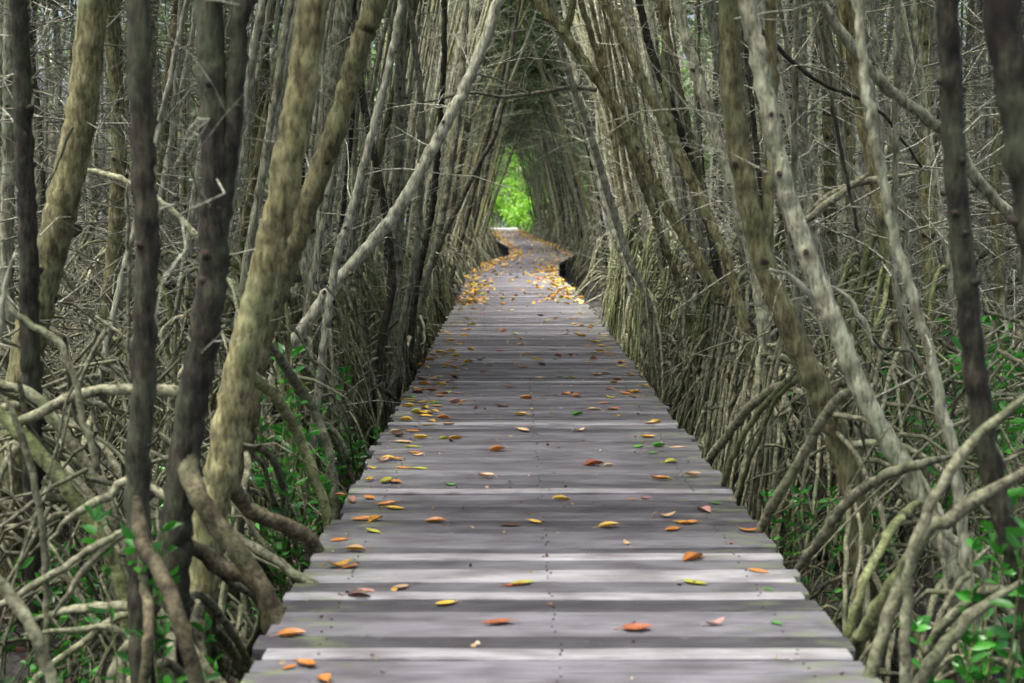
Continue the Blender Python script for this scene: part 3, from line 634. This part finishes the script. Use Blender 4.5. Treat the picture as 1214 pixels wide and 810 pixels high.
for x, y in [(-1.55, .4), (1.7, .9), (-1.6, 2.3), (1.75, 2.4), (-1.6, -1.8), (1.7, -2.2), (-2.2, 1.5), (2.3, 1.2), (-3.4, 2.6), (3.3, 2.4), (-2.0, -.8), (2.2, -1.2), (-3.8, .2), (3.9, -.2), (-1.8, -3.2), (2.0, -3.5), (-3.5, -2.4), (3.6, -3), (-2, -5.5), (2.1, -6), (-4.5, -5), (4.6, -5.2), (-5.4, 2.2), (5.4, 1.8),
             (-.9, -8.5), (.9, -9.5), (-5.6, 4.4), (5.8, 4.2), (-4.0, 4.9), (4.2, 4.6), (-6.6, 6.8), (6.6, 6.6), (-5.0, 7.6), (5.2, 7.4)]:  # unseen trees added beside and behind the camera for their shade
    put(wood_l, x, y, x > 0, 'unseen slender mangrove added around the camera to shade the nearest planks', 'unseen mangroves added to shade the nearest planks', 1.0, 1.0)

# far stretch of the tunnel: past counting, one mass
def far_wood():
    mb = MB()
    def tree(x, y, side, lean, H, r0, nr, ncrown, coff, ch=.2):
        z = np.linspace(GZ, H, 6); u = (z - GZ) / (H - GZ); bm = int(R.choice([0, 4, 4, 5, 5]))  # mostly olive and dark barks, so the tunnel's dimness is partly in the colour
        px = x - side * lean * u ** R.uniform(.8, 1.5) + np.cumsum(R.normal(0, .08, 6)); py = y + R.normal(0, .9) * u + np.cumsum(R.normal(0, .08, 6))
        p = spline(np.stack([px, py, z], 1), .4); r = np.linspace(r0, r0 * .5, len(p)) * R.uniform(.85, 1.2, len(p))
        tube(mb, p, r, 6, mat=bm)
        if R.random() < .4:
            i = int(R.integers(2, len(p) // 2)); e = p[i] + np.array([R.normal(0, 1.0), R.normal(0, 1), R.uniform(1.5, 3.5)])
            tube(mb, spline([p[i], (p[i] + e) / 2 + R.normal(0, .15, 3), e], .4), r0 * .5, 5, mat=bm)
        for k in range(nr):
            i = int(R.integers(1, max(2, len(p) // 4))); a = R.uniform(-1.5, 1.5) + (0 if side < 0 else PI)
            if R.random() < .35: a += PI
            tube(mb, root_pts(p[i], a, R.uniform(.5, 1.2), GZ, .12), R.uniform(.012, .022), 4, mat=1)
        i = R.integers(len(p) // 3, len(p), 22); d = R.normal(size=(22, 3)); d[:, 2] = abs(d[:, 2]); d[:, 0] -= side * .6
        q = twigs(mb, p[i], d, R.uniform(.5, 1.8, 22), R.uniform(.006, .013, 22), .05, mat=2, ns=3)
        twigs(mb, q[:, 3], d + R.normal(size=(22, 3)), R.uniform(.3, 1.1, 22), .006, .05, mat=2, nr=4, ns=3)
        if ncrown: crown_mesh(mb, p[-1] + np.array([-side * coff, 0, ch]), (1.3, 1.2, 1.3), ncrown, .17, 3)
    for side in (-1, 1):
        y = 30.5
        while y < 84:
            for off in (.35, 1.1, 2.2):
                if rnd.random() < .25: continue
                e = xl(y) if side < 0 else xr(y)
                tree(e + side * (off + rnd.uniform(0, .4)), y + rnd.uniform(-.3, .3), side, (rnd.choice([rnd.uniform(.5, 1.4), rnd.uniform(1.5, 2.9)]) if y < 56 else rnd.uniform(1.2, 2.5)), rnd.uniform(6.2, 9.5), rnd.uniform(.018, .062), rnd.choice([2, 5, 9]) if off < 1.5 else 4, 420 if y < 44 else 700, -.5 if y < 44 else .1, 1.0 if y < 44 else .0)
            y += rnd.choice([.3, .5, .9, 1.6])
    for k in range(210):                                   # the wood to both sides beyond the counted trees
        side = rnd.choice([-1, 1]); y = rnd.uniform(27, 52); x = side * rnd.uniform(4.2, .40 * y + 2)
        tree(x, y, side, rnd.uniform(-.3, .6), rnd.uniform(6.5, 8.5), rnd.uniform(.05, .09), 5, 240, 0)
    for k in range(210):
        y = rnd.uniform(33, 86); x = rnd.uniform(-3.2, 3.2); z = rnd.uniform(5.6, 7.6) + abs(rnd.gauss(0, 2.2))
        if k > 180: y = rnd.uniform(78, 86); z = rnd.uniform(5.2, 6.6)
        crown_mesh(mb, (x, y, z), (1.3, 1.3, .8), 260, .19, 3)
    for k in range(44):                                    # leafy far side of the wood
        side = rnd.choice([-1, 1]); y = rnd.uniform(54, 76); x = side * rnd.uniform(5, .42 * y + 4); h = rnd.uniform(8, 12)
        tube(mb, spline([(x, y, GZ), (x, y, h * .5), (x, y, h * .9)], 2), .1, 5)
        crown_mesh(mb, (x, y, h * .5), (1.9, 1.5, h * .5), 700, .42, 3)
    o = mb.obj('mangrove_forest', [M['bark_grey'], M['root'], M['twig_dimmed'], M['crown'], M['bark_olive'], M['bark_dark']]); tag(o, 'grey crowded mangrove trunks closing into a dim tunnel along the far stretch of boardwalk', 'forest', kind='stuff')
far_wood()

# twig thicket and fallen-root tangle inside the wood
def thicket():
    mb = MB(); N = 9000
    y = R.uniform(8, 28, N); sd = R.choice([-1, 1], N)
    lo = np.where(sd < 0, [-xl(v) + .9 for v in y], [xr(v) + .9 for v in y]); x = sd * (lo + R.random(N) ** .9 * np.maximum(.42 * y + 1 - lo, .3))
    z = GZ + .3 + R.random(N) ** 1.3 * 4.6
    d = R.normal(size=(N, 3)); d[:, 2] *= .55
    q = twigs(mb, np.stack([x, y, z], 1), d, R.uniform(.4, 1.7, N), R.uniform(.0035, .009, N), .12, .3, 5, 4)
    k = R.integers(0, N, 9000)
    twigs(mb, q[k, R.integers(1, 4, 9000)], d[k] + R.normal(0, .8, (9000, 3)), R.uniform(.2, .7, 9000), R.uniform(.002, .004, 9000), .1, .3, 4, 3)
    o = mb.obj('twig_thicket', M['twig']); tag(o, 'tangle of bare pale dead twigs filling the gaps between trunks', 'twigs', kind='stuff')
    mb = MB(); N = 4200
    y = 5.5 + R.random(N) ** 1.2 * 22; sd = R.choice([-1, 1], N)
    lo = np.where(sd < 0, [-xl(v) + .25 for v in y], [xr(v) + .25 for v in y]); x = sd * (lo + R.random(N) * np.maximum(.40 * y + .6 - lo, .3))
    z = GZ + .25 + R.random(N) ** 1.4 * 1.4
    d = R.normal(size=(N, 3)); d[:, 2] = -abs(d[:, 2]) * .7 + .1
    twigs(mb, np.stack([x, y, z], 1), d, np.minimum(R.uniform(.4, 1.3, N), abs(x) - lo + .35), R.uniform(.005, .013, N), .45, .10, 6, 5)
    o = mb.obj('root_tangle', M['root']); tag(o, 'tangle of thin dead roots and sticks low over the mud', 'roots', kind='stuff')
    mb = MB(); N = 3200                                     # short sticks and rootlets on the mud
    y = 3.5 + R.random(N) * 16; sd = R.choice([-1, 1], N)
    lo = np.where(sd < 0, [-xl(v) - .3 for v in y], [xr(v) - .3 for v in y]); x = sd * (lo + R.random(N) * np.maximum(.40 * y + 1.2 - lo, .3))
    d = R.normal(size=(N, 3)); d[:, 2] = R.uniform(-.1, .8, N)
    twigs(mb, np.stack([x, y, np.full(N, GZ)], 1), d, R.uniform(.12, .45, N), R.uniform(.003, .008, N), .2, .2, 4, 4, 0)
    o = mb.obj('stick_litter', M['root_moss']); tag(o, 'short sticks and rootlets littering the wet mud', 'litter', kind='stuff')
thicket()

# ------------------------------------------------------------------ green shoots between the roots
def seedling(nl, h, ls):
    T = empty('mangrove_seedling'); mb = MB(); L = MB()
    for s in range(int(R.integers(1, 4))):
        top = np.array([R.normal(0, .12), R.normal(0, .12), h * R.uniform(.7, 1.1)])
        p = spline([np.array([R.normal(0, .02), R.normal(0, .02), -.05]), top * .5 + R.normal(0, .02, 3), top], .05)
        tube(mb, p, np.linspace(.006, .003, len(p)), 5)
        k = nl; i = (len(p) - 1 - (R.random(k) ** 1.5 * len(p) * .7).astype(int)); a = np.arange(k) * 2.4
        d = np.stack([np.cos(a), np.sin(a), R.uniform(.1, .9, k)], 1)
        leaves(L, p[i], d, R.uniform(.75, 1.2, k) * ls, R.uniform(.36, .46, k) * ls, 0, .22)
    child(T, mb.obj('stem', M['root_moss'], T)); child(T, L.obj('leaves', M['seed'], T)); return T
seed_p = [seedling(10, .36, .066), seedling(13, .50, .074), seedling(8, .28, .058), seedling(15, .58, .070)]
tall_p = [seedling(16, 1.25, .082), seedling(20, 1.55, .086)]
def put_seed(x, y, z, label, group, sc=1.0, tall=False):
    d = x - path_x(y)
    if abs(d) < HALF + .22: x = path_x(y) + math.copysign(HALF + .22 + rnd.random() * .15, d); z = GZ
    p = rnd.choice(tall_p if tall else seed_p); rz = rnd.uniform(0, 6.3)
    if p.name not in used: used.add(p.name); o = p; o.location = (x, y, z); o.rotation_euler = (0, 0, rz); o.scale = (sc,) * 3
    else: o = copy_thing(p, (x, y, z), rz, sc)
    tag(o, label, 'seedling', group)
regions = [((300, 370, 475, 605), 6.2, 7.8, 9, 'green seedling between the mossy bowed root and the thickest olive trunk', 'seedlings behind the olive trunk'),
           ((388, 450, 465, 570), 8.0, 10, 9, 'green seedling among roots hard against the left edge of the planks', 'seedlings by the left plank edge'),
           ((180, 215, 500, 560), 6.8, 8, 4, 'green seedling framed by the blackish trunk and the forked one', 'seedlings behind the blackish trunk'),
           ((0, 145, 600, 800), 4.6, 6.4, 13, 'dim green seedling under the parallel sloping roots', 'seedlings under the sloping roots'),
           ((190, 330, 680, 810), 4.4, 5.4, 8, 'dim green seedling in the shade under the orange tinged root', 'seedlings under the orange tinged root'),
           ((1060, 1214, 380, 560), 6.0, 9, 13, 'bright green seedling around the pale pole and dark trunk', 'seedlings around the pale pole'),
           ((1085, 1210, 640, 790), 4.4, 5.4, 9, 'green seedling in the shaded corner beneath the dark leaning trunk', 'seedlings in the shaded corner'),
           ((900, 1070, 520, 640), 6.2, 8.5, 8, 'green seedling behind the stout roots by the right plank edge', 'seedlings behind the stout roots'),
           ((1080, 1140, 270, 340), 8.5, 10, 4, 'bright green sprig in front of the stout yellow brown trunk', 'sprigs before the stout trunk')]
for (xa, xb, ya, yb), Ya, Yb, k, lab, gr in regions:
    for _ in range(int(k * 1.7)):
        Y = rnd.uniform(Ya, Yb); p = at(rnd.uniform(xa, xb), rnd.uniform(ya, yb), Y)
        put_seed(p[0], p[1], GZ, lab, gr, rnd.uniform(.7, 1.1), p[2] - GZ > .88)
for k in range(34):
    sd = rnd.choice([-1, 1]); y = rnd.uniform(8.5, 17); x = sd * rnd.uniform(1.7, .36 * y)
    put_seed(x, y, GZ, 'small green seedling deep among the roots of the tangled wood', 'seedlings deep in the wood', rnd.uniform(.9, 1.5))

# ------------------------------------------------------------------ sunlit bushes where the tunnel ends
def end_bush(x, y, r, h, lab):
    T = empty('leafy_bush', (x, y, GZ)); tag(T, lab, 'bush')
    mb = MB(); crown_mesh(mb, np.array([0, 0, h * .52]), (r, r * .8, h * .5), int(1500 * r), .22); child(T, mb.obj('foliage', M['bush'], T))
    mb = MB()
    for k in range(5):
        e = np.array([rnd.uniform(-r, r) * .5, rnd.uniform(-.4, .4), h * .75]); tube(mb, spline([(0, 0, 0), e * .5 + np.array([.1, 0, 0]), e], .4), [.05] * len(spline([(0, 0, 0), e * .5 + np.array([.1, 0, 0]), e], .4)), 6)
    mb.obj('stem', M['bark_grey'], T)
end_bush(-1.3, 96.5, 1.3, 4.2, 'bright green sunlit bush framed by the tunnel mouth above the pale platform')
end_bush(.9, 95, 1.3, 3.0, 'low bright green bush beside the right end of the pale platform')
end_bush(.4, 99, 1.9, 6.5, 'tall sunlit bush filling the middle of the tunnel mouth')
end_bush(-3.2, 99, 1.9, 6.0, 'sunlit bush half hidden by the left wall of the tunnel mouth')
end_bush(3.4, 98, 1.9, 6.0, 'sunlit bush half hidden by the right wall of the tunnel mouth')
def back_trees():
    mb = MB()
    for k in range(18):
        x = -16 + k * 1.9 + rnd.uniform(-.5, .5); y = rnd.uniform(106, 114); h = rnd.uniform(15, 20)
        tube(mb, spline([(x, y, GZ), (x + rnd.uniform(-.4, .4), y, h * .5), (x, y, h * .9)], 1), .14, 6, mat=1)
        crown_mesh(mb, (x, y, h * .55), (2.0, 1.6, h * .48), 1900, .4)
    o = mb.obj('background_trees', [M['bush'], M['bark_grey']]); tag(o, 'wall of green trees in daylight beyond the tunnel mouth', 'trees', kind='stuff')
back_trees()

# ------------------------------------------------------------------ leaves lying on the planks
COL = {'yellow': ((.44, .25, .02), (.60, .43, .07)), 'orange': ((.36, .11, .02), (.55, .25, .05)), 'gold': ((.32, .15, .02), (.52, .33, .04)), 'rust': ((.18, .045, .02), (.36, .12, .04)),
       'brown': ((.05, .025, .02), (.13, .06, .035)), 'pale': ((.42, .26, .13), (.58, .44, .27)), 'green': ((.04, .18, .02), (.11, .32, .04)), 'lime': ((.24, .28, .03), (.42, .40, .05)), 'pinkish': ((.30, .14, .11), (.46, .27, .21))}
WORD = {'yellow': 'yellow', 'orange': 'orange', 'gold': 'golden', 'rust': 'rusty red', 'brown': 'dark brown', 'pale': 'pale buff', 'green': 'green', 'lime': 'yellow green', 'pinkish': 'pinkish brown'}
for k, (a, b) in COL.items(): M['lf_' + k] = leafmat('fallen_leaf_' + k, a, b, .12, .45, True, .12)
def leaf_me(name, curl, cup, twist):
    nu, nv = 9, 5; mb = MB(); V = []
    for i in range(nu):
        u = i / (nu - 1); w = .5 * math.sin(PI * min(1, u * 1.02 + .0)) ** .75 * (1 - .18 * u) * .46
        for j in range(nv):
            s = (j / (nv - 1) - .5) * 2
            x = (u - .5); y = s * w
            z = curl * (x * 2) ** 2 * .16 + cup * abs(s) ** 1.6 * w * .9 + twist * x * y * 1.6
            V.append((x, y, z + .004))
    V = np.array(V); V[:, 2] -= V[:, 2].min()
    F = [(i * nv + j, (i + 1) * nv + j, (i + 1) * nv + j + 1, i * nv + j + 1) for i in range(nu - 1) for j in range(nv - 1)]
    mb.add(V, F)
    z0 = V[2][2]; zc = V[nv // 2][2]
    st = np.array([(-.46, 0, zc + .01), (-.6, .02, max(.02, zc * .6) + .01), (-.72, .05, .02)]); tube(mb, spline(st, .06), .013, 5)
    return mb
SHAPES = [leaf_me('l', c, q, t) for c, q, t in ((.5, .5, 0), (1.0, .9, .3), (.2, 1.2, -.4), (1.3, .4, .5), (-.3, .6, .3), (.1, .2, .1), (.6, 1.3, 0))]
LM = {}
def leaf_mesh(k, c):
    if (k, c) not in LM: LM[k, c] = SHAPES[k].mesh('fallen_leaf', [M['lf_' + c]])
    return LM[k, c]
def plank_z(x, y): return .003
spots = [(442,631,'lime'),(401,641,'orange'),(420,653,'gold'),(402,672,'gold'),(415,673,'orange'),(434,702,'pinkish'),(475,698,'pale'),(426,709,'brown'),(528,717,'yellow'),(610,694,'rust'),(619,693,'lime'),(589,740,'rust',1.25),
 (346,754,'orange'),(363,789,'orange'),(343,792,'orange',.6),(384,807,'orange',.8),(606,623,'brown'),(515,619,'orange'),(722,625,'yellow'),(797,628,'orange'),(816,621,'orange'),(821,664,'orange',1.15),(898,679,'orange'),(823,693,'lime',1.2),
 (848,741,'pinkish',.8),(920,740,'green',.6),(755,747,'rust',1.2),(910,699,'green',.5),(885,630,'orange'),(743,645,'pale',.6),(506,490,'yellow'),(500,491,'gold'),(596,482,'brown'),(617,492,'yellow'),(506,504,'yellow'),(478,525,'pale',1.25),
 (491,537,'orange'),(540,521,'gold'),(526,521,'lime',.7),(589,535,'orange'),(620,511,'pale',1.1),(470,545,'orange'),(453,547,'pinkish'),(477,555,'orange'),(498,556,'lime'),(457,572,'lime'),(575,566,'pale'),(533,576,'green',.7),(438,591,'orange'),
 (458,599,'orange'),(468,604,'yellow'),(429,617,'orange'),(446,617,'gold'),(403,588,'orange',.7),(416,596,'pinkish'),(685,492,'green',.8),(703,486,'pale'),(727,486,'orange'),(778,502,'yellow'),(770,503,'pale',.8),(687,511,'pale',.8),(768,519,'gold'),
 (756,530,'green'),(781,530,'green',.9),(802,531,'pale'),(774,538,'green',.7),(796,548,'lime'),(704,552,'rust',1.3),(722,553,'pale',.8),(780,569,'orange'),(790,569,'lime',.6),(665,593,'yellow'),(748,593,'orange',.6),(790,613,'pale'),(808,620,'gold'),
 (821,565,'pale'),(849,598,'green',.6),(634,620,'yellow',.9),(834,606,'pinkish'),(766,593,'pinkish',.6)]
# crop at 460..780 x 370..500
for a, b, c in [(283,128,'yellow'),(265,138,'orange'),(318,147,'gold'),(230,185,'gold'),(285,180,'yellow'),(262,186,'orange'),(205,198,'rust'),(180,215,'rust'),(300,215,'orange'),(275,230,'rust'),(292,245,'orange'),(362,227,'gold'),(418,216,'brown'),(150,242,'orange'),(430,268,'rust'),(300,290,'pinkish'),
 (150,306,'brown'),(205,308,'pale'),(160,327,'orange'),(133,367,'brown'),(195,357,'rust'),(232,378,'orange'),(315,370,'pinkish'),(140,410,'yellow'),(205,410,'green'),(298,410,'pinkish'),(130,455,'lime'),(160,458,'gold'),(203,452,'yellow'),(505,178,'rust'),(518,88,'orange'),(570,100,'lime'),(745,172,'brown'),(765,200,'rust'),
 (825,196,'brown'),(693,240,'brown'),(680,218,'yellow'),(595,148,'orange'),(905,125,'yellow'),(960,155,'gold'),(950,178,'gold'),(925,212,'orange'),(905,226,'pale'),(995,195,'orange'),(980,280,'brown'),(1092,285,'yellow'),(1045,245,'yellow'),(1030,305,'rust'),(1000,352,'orange'),(1065,370,'orange'),(1000,388,'lime'),
 (965,410,'orange'),(1012,440,'rust'),(925,440,'pale'),(518,428,'brown'),(595,465,'yellow'),(850,464,'green'),(800,372,'orange'),(620,390,'orange'),(680,295,'pale'),(770,293,'green'),(820,298,'lime'),(325,50,'yellow'),(350,30,'rust'),(380,58,'lime'),(340,84,'pale'),(250,95,'yellow'),(345,107,'gold'),(870,8,'yellow'),(850,30,'rust'),(915,58,'green'),(800,100,'pale'),(850,100,'gold'),(895,155,'gold'),(1045,230,'rust'),(712,40,'lime'),(545,337,'rust'),(610,252,'rust')]:
    spots.append((460 + a / 3.794, 370 + b / 3.794, c))
EDGE = [0] + sorted(PALE) + [999]
ORD = ['the near end', 'first', 'second', 'third', 'fourth', 'fifth', 'sixth', 'seventh']
def where(x, y):
    d = x - path_x(y); k = sum(1 for p in PALE if p < y)
    band = 'before the nearest pale plank' if k == 0 else 'past the last pale plank' if k == 7 else 'between %s and %s pale planks' % (ORD[k], ORD[k + 1])
    side = 'left edge' if d < -.68 else 'left of middle' if d < -.22 else 'middle' if d < .22 else 'right of middle' if d < .68 else 'right edge'
    return band, side
ITEMS = []
for s in spots:
    p = on_deck(s[0], s[1]); ITEMS.append((p[0], p[1], s[2], (s[3] if len(s) > 3 else 1.0) * rnd.uniform(.92, 1.1), True))
cols = ['yellow'] * 10 + ['gold'] * 4 + ['orange'] * 3 + ['lime'] + ['pale'] * 2 + ['rust', 'lime', 'green', 'brown']
def drift(y):
    """leaves gather along the plank edges, most on the inside of each bend"""
    c = path_x(y); u = rnd.random()
    if 34 < y < 62: side = -1 if rnd.random() < (.7 if y < 46 else .35) else 1
    else: side = -1 if rnd.random() < .5 else 1
    if u < .78: return c + side * (HALF - .03 - min(.75, abs(rnd.gauss(0, .24))))
    return c + rnd.uniform(-.85, .85)
more = []
while len(more) < 140:
    y = 10.5 + rnd.random() ** 1.2 * 16; xd = drift(y)
    if len(more) < 34: y = rnd.uniform(7.2, 13); xd = path_x(y) - HALF + .05 + abs(rnd.gauss(0, .2))
    more.append((xd, y, rnd.choice(cols), rnd.uniform(.65, 1.15), False))
ITEMS += more
labs = {}
for it in ITEMS:
    b, s = where(it[0], it[1])
    if not it[4] or it[1] > 11.9:
        if it[1] <= 18: z = 'soon past the last pale plank'
        elif it[1] <= 26: z = 'before the boardwalk bends'
        else: z = 'where the boardwalk starts to bend'
        key = ('far', WORD[it[2]], s, z)
    else: key = ('near', WORD[it[2]], s, b)
    labs.setdefault(key, []).append(it)
RANK = {2: ['nearer of two', 'farther of two'], 3: ['nearest of three', 'middle of three', 'farthest of three'], 4: ['nearest of four', 'second of four', 'third of four', 'farthest of four']}
for key, its in labs.items():
    its.sort(key=lambda q: q[1]); kind, w, s, z = key
    for n_, (x, y, c, sc, hand) in enumerate(its):
        k = rnd.choice([0, 0, 1, 2, 3, 4, 5, 6]) if y < 20 else rnd.choice([0, 1, 3])
        o = bpy.data.objects.new('fallen_leaf', leaf_mesh(k, c)); C.objects.link(o)
        L = .097 * sc; o.scale = (L, L * rnd.uniform(.95, 1.3), L * rnd.uniform(.65, 1.25)); o.location = (x, y, plank_z(x, y)); o.rotation_euler = (rnd.gauss(0, .05), rnd.gauss(0, .05), rnd.choice([0, PI]) + rnd.gauss(0, .5))
        sd = 'on the ' + s if 'edge' in s else ('in the middle' if s == 'middle' else s)
        if kind == 'near' and 2 <= len(its) <= 4: lab, g = '%s leaf %s, %s, %s' % (w, sd, z, RANK[len(its)][n_]), 'fallen leaves on the near planks'
        elif len(its) == 1: lab, g = '%s fallen leaf %s, %s' % (w, sd, z), 'fallen leaves on the boardwalk'
        else: lab, g = '%s fallen leaf %s, %s' % (w, sd, z), '%s leaves %s, %s' % (w, sd, z)
        tag(o, lab, 'leaf', g)
def leaf_litter():
    mb = MB(); N = 2000
    y = 21 + R.random(N) ** 1.1 * 66; x = np.array([drift(v) for v in y]); d = R.normal(size=(N, 3)); d[:, 2] = R.normal(0, .12, N)
    mi = R.choice(6, N, p=[.50, .20, .12, .1, .03, .05])
    for k in range(6):
        s = mi == k
        leaves(mb, np.stack([x[s], y[s], np.full(s.sum(), .018)], 1), d[s], R.uniform(.08, .12, s.sum()), R.uniform(.045, .06, s.sum()), k, .3)
    o = mb.obj('leaf_litter', [M['lf_' + c] for c in ('yellow', 'gold', 'orange', 'pale', 'rust', 'lime')]); tag(o, 'yellow fallen leaves drifted along both edges of the winding far boardwalk', 'leaves', kind='stuff')
    mb = MB(); N = 420                                      # torn bits and flakes
    y = 4.2 + R.random(N) * 20; x = np.array([path_x(v) for v in y]) + R.uniform(-.93, .93, N); d = R.normal(size=(N, 3)); d[:, 2] = 0
    mi = R.choice(3, N, p=[.5, .3, .2])
    for k in range(3):
        q = mi == k; leaves(mb, np.stack([x[q], y[q], np.full(q.sum(), .008)], 1), d[q], R.uniform(.01, .035, q.sum()), R.uniform(.008, .018, q.sum()), k, .2)
    o = mb.obj('leaf_crumbs', [M['lf_brown'], M['lf_pale'], M['lf_gold']]); tag(o, 'tiny torn bits of leaf sprinkled over the planks', 'crumbs', kind='stuff')
    mb = MB(); N = 2600
    y = 3.6 + R.random(N) * 15; sd = R.choice([-1, 1], N); x = sd * (.9 + R.random(N) * (.38 * y + .6)); d = R.normal(size=(N, 3)); d[:, 2] = R.normal(0, .2, N)
    leaves(mb, np.stack([x, y, np.full(N, GZ + .05)], 1), d, R.uniform(.06, .1, N), R.uniform(.03, .045, N), 0, .3)
    o = mb.obj('mud_litter', [M['lf_brown']]); tag(o, 'rotting brown leaves scattered over the dark mud', 'litter', kind='stuff')
leaf_litter()

# ------------------------------------------------------------------ light, air, camera
sc = bpy.context.scene
w = bpy.data.worlds.new('World'); sc.world = w; w.use_nodes = True
nt = w.node_tree; bg = nt.nodes['Background']
sky = nt.nodes.new('ShaderNodeTexSky'); sky.sky_type = 'NISHITA'; sky.sun_disc = False
EL, AZ = math.radians(72), math.radians(-125)              # high veiled sun, a little to the left and behind; AZ from +Y towards +X
sky.sun_elevation = EL; sky.sun_rotation = AZ; sky.air_density = .6; sky.dust_density = 9.0; sky.ozone_density = 1.0
nt.links.new(sky.outputs[0], bg.inputs[0]); bg.inputs[1].default_value = .085
sd = bpy.data.lights.new('sun', 'SUN'); sd.energy = 1.5; sd.angle = math.radians(24); sd.color = (1, .995, .95)
so = bpy.data.objects.new('sun', sd); C.objects.link(so)
dirv = Vector((math.sin(AZ) * math.cos(EL), math.cos(AZ) * math.cos(EL), math.sin(EL)))
so.rotation_euler = dirv.to_track_quat('Z', 'Y').to_euler()
cd = bpy.data.cameras.new('camera'); co = bpy.data.objects.new('camera', cd); C.objects.link(co)
co.location = (0, 0, CAM_H); co.rotation_euler = (PI / 2 - TH, 0, 0)
cd.lens = 50; cd.sensor_width = 36; cd.clip_start = .1; cd.clip_end = 2000
cd.dof.use_dof = True; cd.dof.focus_distance = 11; cd.dof.aperture_fstop = 3.0
sc.camera = co
sc.view_settings.view_transform = 'Standard'; sc.view_settings.look = 'None'; sc.view_settings.exposure = 2.95; sc.view_settings.gamma = 1
cy = sc.cycles
cy.use_denoising = True; cy.max_bounces = 4; cy.diffuse_bounces = 2; cy.glossy_bounces = 2; cy.transmission_bounces = 2; cy.transparent_max_bounces = 4
cy.caustics_reflective = False; cy.caustics_refractive = False; cy.sample_clamp_indirect = 4
